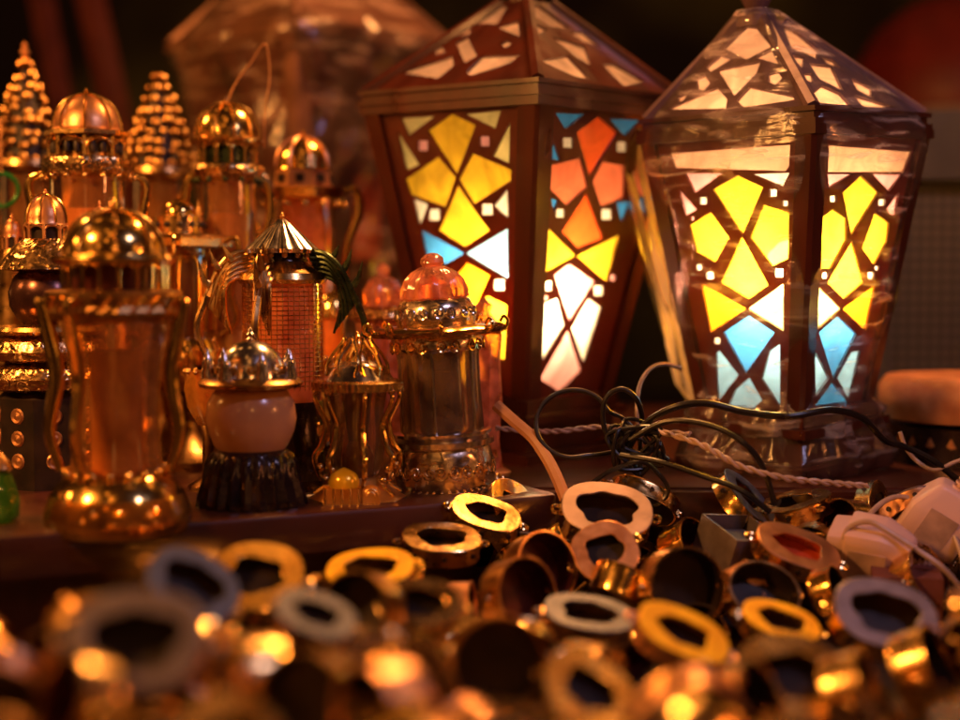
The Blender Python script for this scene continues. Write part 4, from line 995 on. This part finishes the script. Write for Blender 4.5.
mb = MB(); mb.box((0, 0, 0), (.036, .03, .026)); bx_ = mb.build('box_body', principled('brown card', (.20, .06, .045), .6), root, smooth=False)
mb = MB(); mb.add([(.008, -.0153, .003), (.011, -.0153, -.002), (.008, -.0153, -.007), (.005, -.0153, -.002)], [(0, 1, 2, 3)]); mb.build('diamond_mark', PLASTIC, root, smooth=False)
# square tin
root = thing('square_tin', at(738, 545, .78), 'open square steel tin standing behind the brass cups', 'tin'); root.rotation_euler = (.3, .1, .5)
mb = MB()
for sx, sy, wx, wy in ((-1, 0, .0012, .034), (1, 0, .0012, .034), (0, -1, .0316, .0012), (0, 1, .0316, .0012)): mb.box((sx * .0164, sy * .0164, 0), (wx, wy, .022))
mb.box((0, 0, -.0118), (.034, .034, .0012)); mb.build('tin_body', STEEL, root, smooth=False)
mb = MB(); mb.box((0, 0, .002), (.024, .024, .004)); mb.build('blue_lining', BLUEPL, root, smooth=False)

# ------------------------------------------------------------------ heap of oval brass lids and cups
def outline(a, b, n=40, p=2.4): 
    out = []
    for i in range(n):
        t = 2 * PI * i / n; c, s_ = math.cos(t), math.sin(t); r = (abs(c) ** p + abs(s_) ** p) ** (-1 / p); out.append((a * r * c, b * r * s_))
    return out
def lid_meshes(seed, a=.024, b=.019, h=.012, hole=.60, open_=False):
    rnd = random.Random(seed); O = outline(a, b)
    n = len(O); ph = [rnd.uniform(0, 6.28) for _ in range(4)]; Hh = []
    for i, (x, y) in enumerate(O):
        t = 2 * PI * i / n; f = hole * (1 + .06 * math.sin(3 * t + ph[0]) + .05 * math.sin(5 * t + ph[1]) + .03 * math.sin(8 * t + ph[2])); Hh.append((x * f, y * f * .95))
    z0, z1 = h - .0011, h
    pl = MB(); rings = [([(x * .985, y * .985) for x, y in O], z0), (O, z1 - .0004), ([(x * .975, y * .975) for x, y in O], z1), ([(x * 1.03, y * 1.03) for x, y in Hh], z1), (Hh, z1 - .0003), (Hh, z0)]
    vs = [(x, y, z) for R_, z in rings for x, y in R_]; k = len(rings)
    pl.add(vs, [(i * n + j, i * n + (j + 1) % n, ((i + 1) % k) * n + (j + 1) % n, ((i + 1) % k) * n + j) for i in range(k) for j in range(n)])
    bd = MB(); sc = lambda f, z: [(x * f, y * f, z) for x, y in O]
    rg = [sc(.97, z0 - .0001), sc(.965, h * .75), sc(.985, h * .5), sc(.965, h * .25), sc(1.0, .0006), sc(1.0, 0), sc(.95, 0), sc(.93, h * .5), sc(.93, z0 - .0001)]
    bd.add([v for r_ in rg for v in r_], [(i * n + j, (i + 1) * n + j, (i + 1) * n + (j + 1) % n, i * n + (j + 1) % n) for i in range(len(rg) - 1) for j in range(n)])
    ho = MB()
    for i in range(0, n, 5):
        x, y = O[i]; x *= .972; y *= .972; ang = math.atan2(y / b ** 2, x / a ** 2)
        ho.lathe([(.0016, -.0006), (.0016, .0012), (0, .0012)], 10, (x, y, h * .5), M=Matrix.Rotation(ang, 3, 'Z') @ Matrix.Rotation(PI / 2, 3, 'Y'))
    bt = MB(); bt.add(sc(.94, .0012), [tuple(range(n))[::-1]]); bt.add(sc(.94, .0004), [tuple(range(n))])
    lgs = []
    for sg in (1, -1):
        lg = MB(); lgs.append(lg)
        lg.tube([(sg * (a + .0022 + .0028 * math.cos(t)), .0028 * math.sin(t), h * .62) for t in [2 * PI * i / 14 for i in range(14)]], .0011, 6, closed=True)
        lg.box((sg * (a - .0004), 0, h * .62), (.0022, .006, .0035))
    return pl, bd, ho, bt, lgs
MESH = {}
def mesh_of(key, mb, m, angle=38):
    if key not in MESH:
        o = mb.build(key[0], m, angle=angle); MESH[key] = o.data; bpy.data.objects.remove(o)
    return MESH[key]
def child(name, me, parent):
    o = bpy.data.objects.new(name, me); COL.objects.link(o); o.parent = parent; return o
LIDP = [lid_meshes(i, .023 + .002 * (i % 3), .0175 + .0018 * (i % 4), .010 + .002 * (i % 3), .56 + .04 * (i % 3)) for i in range(5)]
BANDS = {'b': BRASS, 'g': GOLD, 'd': BRASS_D, 'c': COPPER, 's': SILVER}
PLATES = {'p': PALE, 'd': BRASS_D, 's': STEEL, 'y': YELPL, 'b': BRASS, 'u': BLUEPL, 'c': COPPER, 'g': GOLD}
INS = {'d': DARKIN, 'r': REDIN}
REDL = principled('orange red lining', (.8, .10, .03), .4)
def orient(o, P, tilt, roll, spin):
    M = Matrix.Rotation(math.radians(roll), 3, 'Y') @ Matrix.Rotation(math.radians(tilt), 3, 'X') @ Matrix.Rotation(math.radians(spin), 3, 'Z')
    o.location = P; o.rotation_euler = M.to_euler()
GH = 'brass lids and cups heaped in front of the shelf'
def lid(label, P, sc, tilt, roll, spin, pl='b', bd='b', var=0, lining=None):
    root = thing('oval_lid', P, label, 'lid', GH); root.scale = (sc,) * 3; orient(root, P, tilt, roll, spin)
    a_, b_, h_, t_, l_ = LIDP[var]
    child('face_plate', mesh_of(('face_plate', var, pl), a_, PLATES[pl], 14), root)
    bo = child('side_band', mesh_of(('side_band', var, bd), b_, BANDS[bd]), root)
    child('rivet_hole', mesh_of(('rivet_hole', var), h_, DARKIN), bo)
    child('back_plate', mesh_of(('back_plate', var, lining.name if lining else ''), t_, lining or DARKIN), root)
    for q_ in (0, 1): child('hinge_loop', mesh_of(('hinge_loop', var, bd, q_), l_[q_], BANDS[bd]), root)
    return root
def cup_mb():
    c = MB(); R_, h = .021, .020
    c.lathe([(0, 0), (R_ * .9, 0), (R_ * .97, .001), (R_, .004), (R_ * .985, .008), (R_, .012), (R_ * .985, h - .002), (R_ * 1.03, h - .001), (R_ * 1.03, h), (R_ * .97, h), (R_ * .955, h - .003)], 44, cap=False)
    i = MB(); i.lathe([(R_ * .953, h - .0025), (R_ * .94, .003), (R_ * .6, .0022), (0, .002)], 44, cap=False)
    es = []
    for sg in (1, -1):
        e = MB(); es.append(e)
        e.tube([(sg * (R_ + .0018 + .0025 * math.cos(t)), .0025 * math.sin(t), h * .7) for t in [2 * PI * q / 12 for q in range(12)]], .0010, 6, closed=True)
    return c, i, es
CUP = cup_mb()
def cup(label, P, sc, tilt, roll, spin, bd='b', ins='d'):
    root = thing('round_cup', P, label, 'cup', GH); root.scale = (sc,) * 3; orient(root, P, tilt, roll, spin)
    child('cup_wall', mesh_of(('cup_wall', bd), CUP[0], BANDS[bd]), root)
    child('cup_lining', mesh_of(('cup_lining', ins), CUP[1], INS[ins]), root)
    for q_ in (0, 1): child('side_ear', mesh_of(('side_ear', bd, q_), CUP[2][q_], BANDS[bd]), root)
    return root
# (x, y, D, width px, tilt, roll, spin, plate, band, var, label)
HAND = [
 (483, 520, .79, 72, 26, 16, 0, 'b', 'b', 0, 'upturned oval brass lid touching the shelf edge below the silver lantern'),
 (440, 549, .76, 80, 18, 6, 10, 'b', 'd', 1, 'thin oval brass lid lying flat left of the one against the shelf edge'),
 (604, 520, .79, 92, 38, 6, 0, 'p', 'g', 2, 'wide pale pinkish oval lid with dark ragged opening, topmost below the cable loops'),
 (605, 553, .75, 66, 52, -6, 20, 'c', 'b', 3, 'small rosy oval lid overlapping the wide pale one from the front'),
 (586, 626, .66, 92, 20, 8, 0, 'u', 'd', 4, 'slate blue oval lid lying flat in the middle of the heap'),
 (676, 642, .62, 98, 26, 22, 0, 'y', 'c', 0, 'bright yellow oval lid sloping to the right in the middle of the heap'),
 (776, 630, .66, 80, 22, 14, 0, 'y', 'b', 1, 'bright yellow oval lid lying left of the large grey one'),
 (878, 624, .66, 106, 42, 10, 0, 's', 'g', 2, 'large grey oval lid with black opening at right below the plugs'),
 (792, 556, .75, 88, 26, 18, 0, 'c', 'b', 0, 'oval lid with bright orange red lining left of the plugs'),
 (582, 698, .54, 98, 30, 24, 0, 'b', 'g', 3, 'blurred brass oval lid at the bottom photo edge, centre'),
 (372, 580, .68, 88, 22, -4, 0, 'y', 'g', 1, 'blurred bright yellow oval lid left of centre near the shelf shade'),
 (418, 610, .60, 86, 40, 4, 0, 'b', 'd', 4, 'blurred brass oval lid with dark opening in front of the yellow one'),
 (257, 585, .63, 94, 34, 4, 0, 'g', 'b', 3, 'soft golden oval lid nearest the shelf under the globe lantern'),
 (188, 592, .58, 96, 40, 30, 0, 'u', 'd', 2, 'blurred blue grey oval lid leaning right at the left of the heap'),
 (142, 650, .45, 138, 52, 2, 0, 's', 'd', 2, 'very blurred big grey oval lid with black opening at lower left'),
 (312, 622, .54, 84, 26, 20, 0, 'u', 'b', 0, 'blurred bluish oval lid left of the blurred dark cup'),
 (410, 572, .69, 34, 40, 0, 60, 'y', 'g', 4, 'tiny yellow lid overlapping the right end of the bright yellow one'),
 (640, 508, .83, 74, 78, 24, 0, 'd', 'b', 1, 'brass lid standing on its rim with rivet holes showing behind the wide pale one'),
]
for (x, y, D_, w, tl, ro, sp, pl, bd, var, lab) in HAND:
    a_ = .023 + .002 * (var % 3); sc = (w / 2 * D_ / F) / a_
    if 'standing on its rim' in lab:
        r_ = lid(lab, at(x, y, D_), sc, -35, ro, sp, pl, bd, var)
    else: r_ = lid(lab, at(x, y + 4, D_), sc, tl, ro, sp, pl, bd, var, REDL if 'orange red lining' in lab else None)
HCUP = [  # x,y,D,r px, tilt, roll(yaw via spin of tilt axis), az
 (700, 548, .78, 33, 62, 55, 'g', 'r', 'gold cup on its side with mouth to the right, behind the larger open cup'),
 (688, 588, .70, 41, 78, 18, 'b', 'd', 'large open brass cup on its side showing its dark inside, right of the rosy lid'),
 (548, 566, .73, 36, 70, 35, 'd', 'r', 'dark red lined cup on its side left of the rosy lid'),
 (528, 594, .68, 38, 74, 40, 'd', 'r', 'shaded copper cup in front of the dark red lined one'),
 (500, 664, .54, 48, 82, 8, 'd', 'd', 'blurred black looking cup facing the viewer at the bottom centre'),
 (352, 612, .58, 42, 76, -30, 'd', 'd', 'blurred dark cup turned left, between bluish lid and brass lid'),
 (765, 590, .71, 36, 42, 10, 'd', 'd', 'low dark cup in front of the lid with orange red lining'),
 (840, 590, .72, 26, 66, 60, 'g', 'd', 'small gold cup on its side beneath the front plug'),
 (870, 690, .54, 42, 70, 65, 'b', 'd', 'blurred brass cup turned right at the bottom right'),
 (760, 700, .52, 40, 66, 50, 'g', 'd', 'blurred gold cup at the bottom edge right of centre'),
 (60, 700, .42, 50, 70, -50, 'b', 'r', 'very blurred brass cup in the bottom left corner'),
 (300, 700, .44, 50, 78, -20, 'd', 'd', 'very blurred dark cup at the bottom edge left of centre'),
 (940, 665, .60, 42, 66, 60, 'b', 'd', 'blurred brass cup cut by the right photo edge'),
 (930, 575, .74, 30, 60, 40, 'b', 'r', 'small brass cup right of the brown box'),
]
occ = []
def face_to(root, P, elev, az):
    # axis points towards viewer (elev 90 = horizontal), az turns it to the right
    d = Vector((math.sin(math.radians(az)) * math.sin(math.radians(elev)), -math.cos(math.radians(az)) * math.sin(math.radians(elev)), math.cos(math.radians(elev))))
    root.rotation_euler = d.to_track_quat('Z', 'Y').to_euler()
for (x, y, D_, rp, el, az, bd, ins, lab) in HCUP:
    sc = (rp * D_ / F) / .021; P = at(x, y, D_); c = cup(lab, P, sc, 0, 0, 0, bd, ins); face_to(c, P, el, az)
    d = c.rotation_euler.to_matrix() @ Vector((0, 0, 1)); c.location = P - d * .020 * sc
    occ.append((P, .026 * sc))
for h_ in HAND: occ.append((at(h_[0], h_[1] + 4, h_[2]), h_[3] / 2 * h_[2] / F))
rnd = random.Random(21)
AV = [(h_[0], h_[1] + 2, h_[3] * .52, h_[3] * .34, h_[2]) for h_ in HAND] + [(c[0], c[1], c[3] * .8, c[3] * .9, c[2]) for c in HCUP] + [
      (872, 553, 48, 34, .77), (935, 522, 36, 42, .80), (905, 592, 26, 22, .75), (738, 543, 30, 22, .78), (600, 470, 60, 30, .82), (760, 480, 110, 26, .8)]
def proj(p):
    d = p.y * CP - (p.z - H) * SP; u = p.y * SP + (p.z - H) * CP
    return 480 + F * p.x / d, 360 - F * u / d
LAND = [(120, 'under the front golden dome'), (215, 'left of the globe'), (310, 'under the globe'), (400, 'under the scroll frame'), (500, 'under the silver lantern'),
        (590, 'under the cable loop'), (680, 'under the cable knot'), (770, 'under the wrapped left face'), (860, 'under the wrapped right face'), (2000, 'under the plugs')]
used = {}
def fill(zc, count, mind, zj, low=False):
    pts = []; tries = 0
    while len(pts) < count and tries < 30000:
        tries += 1
        D_ = rnd.uniform(.36, .83); px = rnd.uniform(-60, 1020)
        if px < 500:
            back = .535 + (.80 - .535) * max(0, (px - 60) / 440)
            if D_ > back - .01: continue
        p = at(px, 360, D_); p.z = zc + rnd.uniform(-zj, zj)
        qx, qy = proj(p); rp = .020 * F / D_
        if any(D_ < aD + .01 and ((qx - ax) / (arx + rp * (.75 if low else 1))) ** 2 + ((qy - 6 - ay) / (ary + rp * (.5 if low else .75))) ** 2 < 1 for ax, ay, arx, ary, aD in AV): continue
        if any((p - o_).length < r_ + .010 for o_, r_ in occ) : p.z -= .016
        if any((p - q).length < mind for q in pts): continue
        pts.append(p)
        dd = 'nearest the camera' if D_ < .46 else 'in front' if D_ < .56 else 'halfway to the shelf' if D_ < .66 else 'in the far part' if D_ < .75 else 'at the far rim'
        ll = [t for x_, t in LAND if px < x_][0]; low_ = 'deep ' if low else ''
        if rnd.random() < .42:
            pl = rnd.choice('bbgcgdyb' if D_ < .6 else 'bbcgsudb'); nm = {'b': 'brass', 'c': 'copper', 'g': 'golden', 's': 'grey', 'u': 'blue grey', 'y': 'yellow', 'd': 'dark brass'}[pl]
            tl, ro = rnd.choice([(rnd.uniform(-10, 35), rnd.uniform(-25, 35)), (rnd.uniform(10, 60), rnd.uniform(30, 75)), (rnd.uniform(-80, -40), rnd.uniform(-30, 30))])
            pose = 'lying flattish' if abs(tl) < 30 and abs(ro) < 30 else 'standing on edge' if tl < -30 or ro > 55 else 'leaning over'
            lid('%s lid %s %s%s, %s' % (nm, pose, low_, dd, ll), p, rnd.uniform(.78, 1.02), tl, ro, rnd.uniform(0, 180), pl, rnd.choice('bbgdc'), rnd.randrange(5), rnd.choice((None, None, None, REDIN)))
        else:
            bd = rnd.choice('bbggcd'); nm = {'b': 'brass', 'g': 'golden', 'd': 'dark', 'c': 'copper'}[bd]
            el, az = rnd.uniform(25, 115), rnd.uniform(-140, 140)
            pose = 'mouth up' if el < 45 else 'turned to the left' if az < -45 else 'turned to the right' if az > 45 else 'mouth to the viewer'
            c = cup('%s cup %s %s%s, %s' % (nm, pose, low_, dd, ll), p, rnd.uniform(.55, .88), 0, 0, 0, bd, rnd.choice('dr')); face_to(c, p, el, az)
    return pts
fill(-.014, 130, .029, .008)
fill(-.038, 85, .034, .006, True)
bylab = {}
for o in bpy.data.objects:
    if not o.parent and o.get('group') == GH: bylab.setdefault(o['label'], []).append(o)
for lab, os_ in bylab.items():
    if len(os_) > 1:
        os_.sort(key=lambda o: proj(o.location)[0])
        for i, o in enumerate(os_):
            w_ = ('leftmost' if i == 0 else 'rightmost') if i in (0, len(os_) - 1) else ('middle' if len(os_) == 3 else 'inner')
            o['label'] = w_ + ' ' + lab.replace(' to the viewer', ' forward')
S.cycles.max_bounces = 10; S.cycles.transparent_max_bounces = 24; S.cycles.sample_clamp_indirect = 6.0
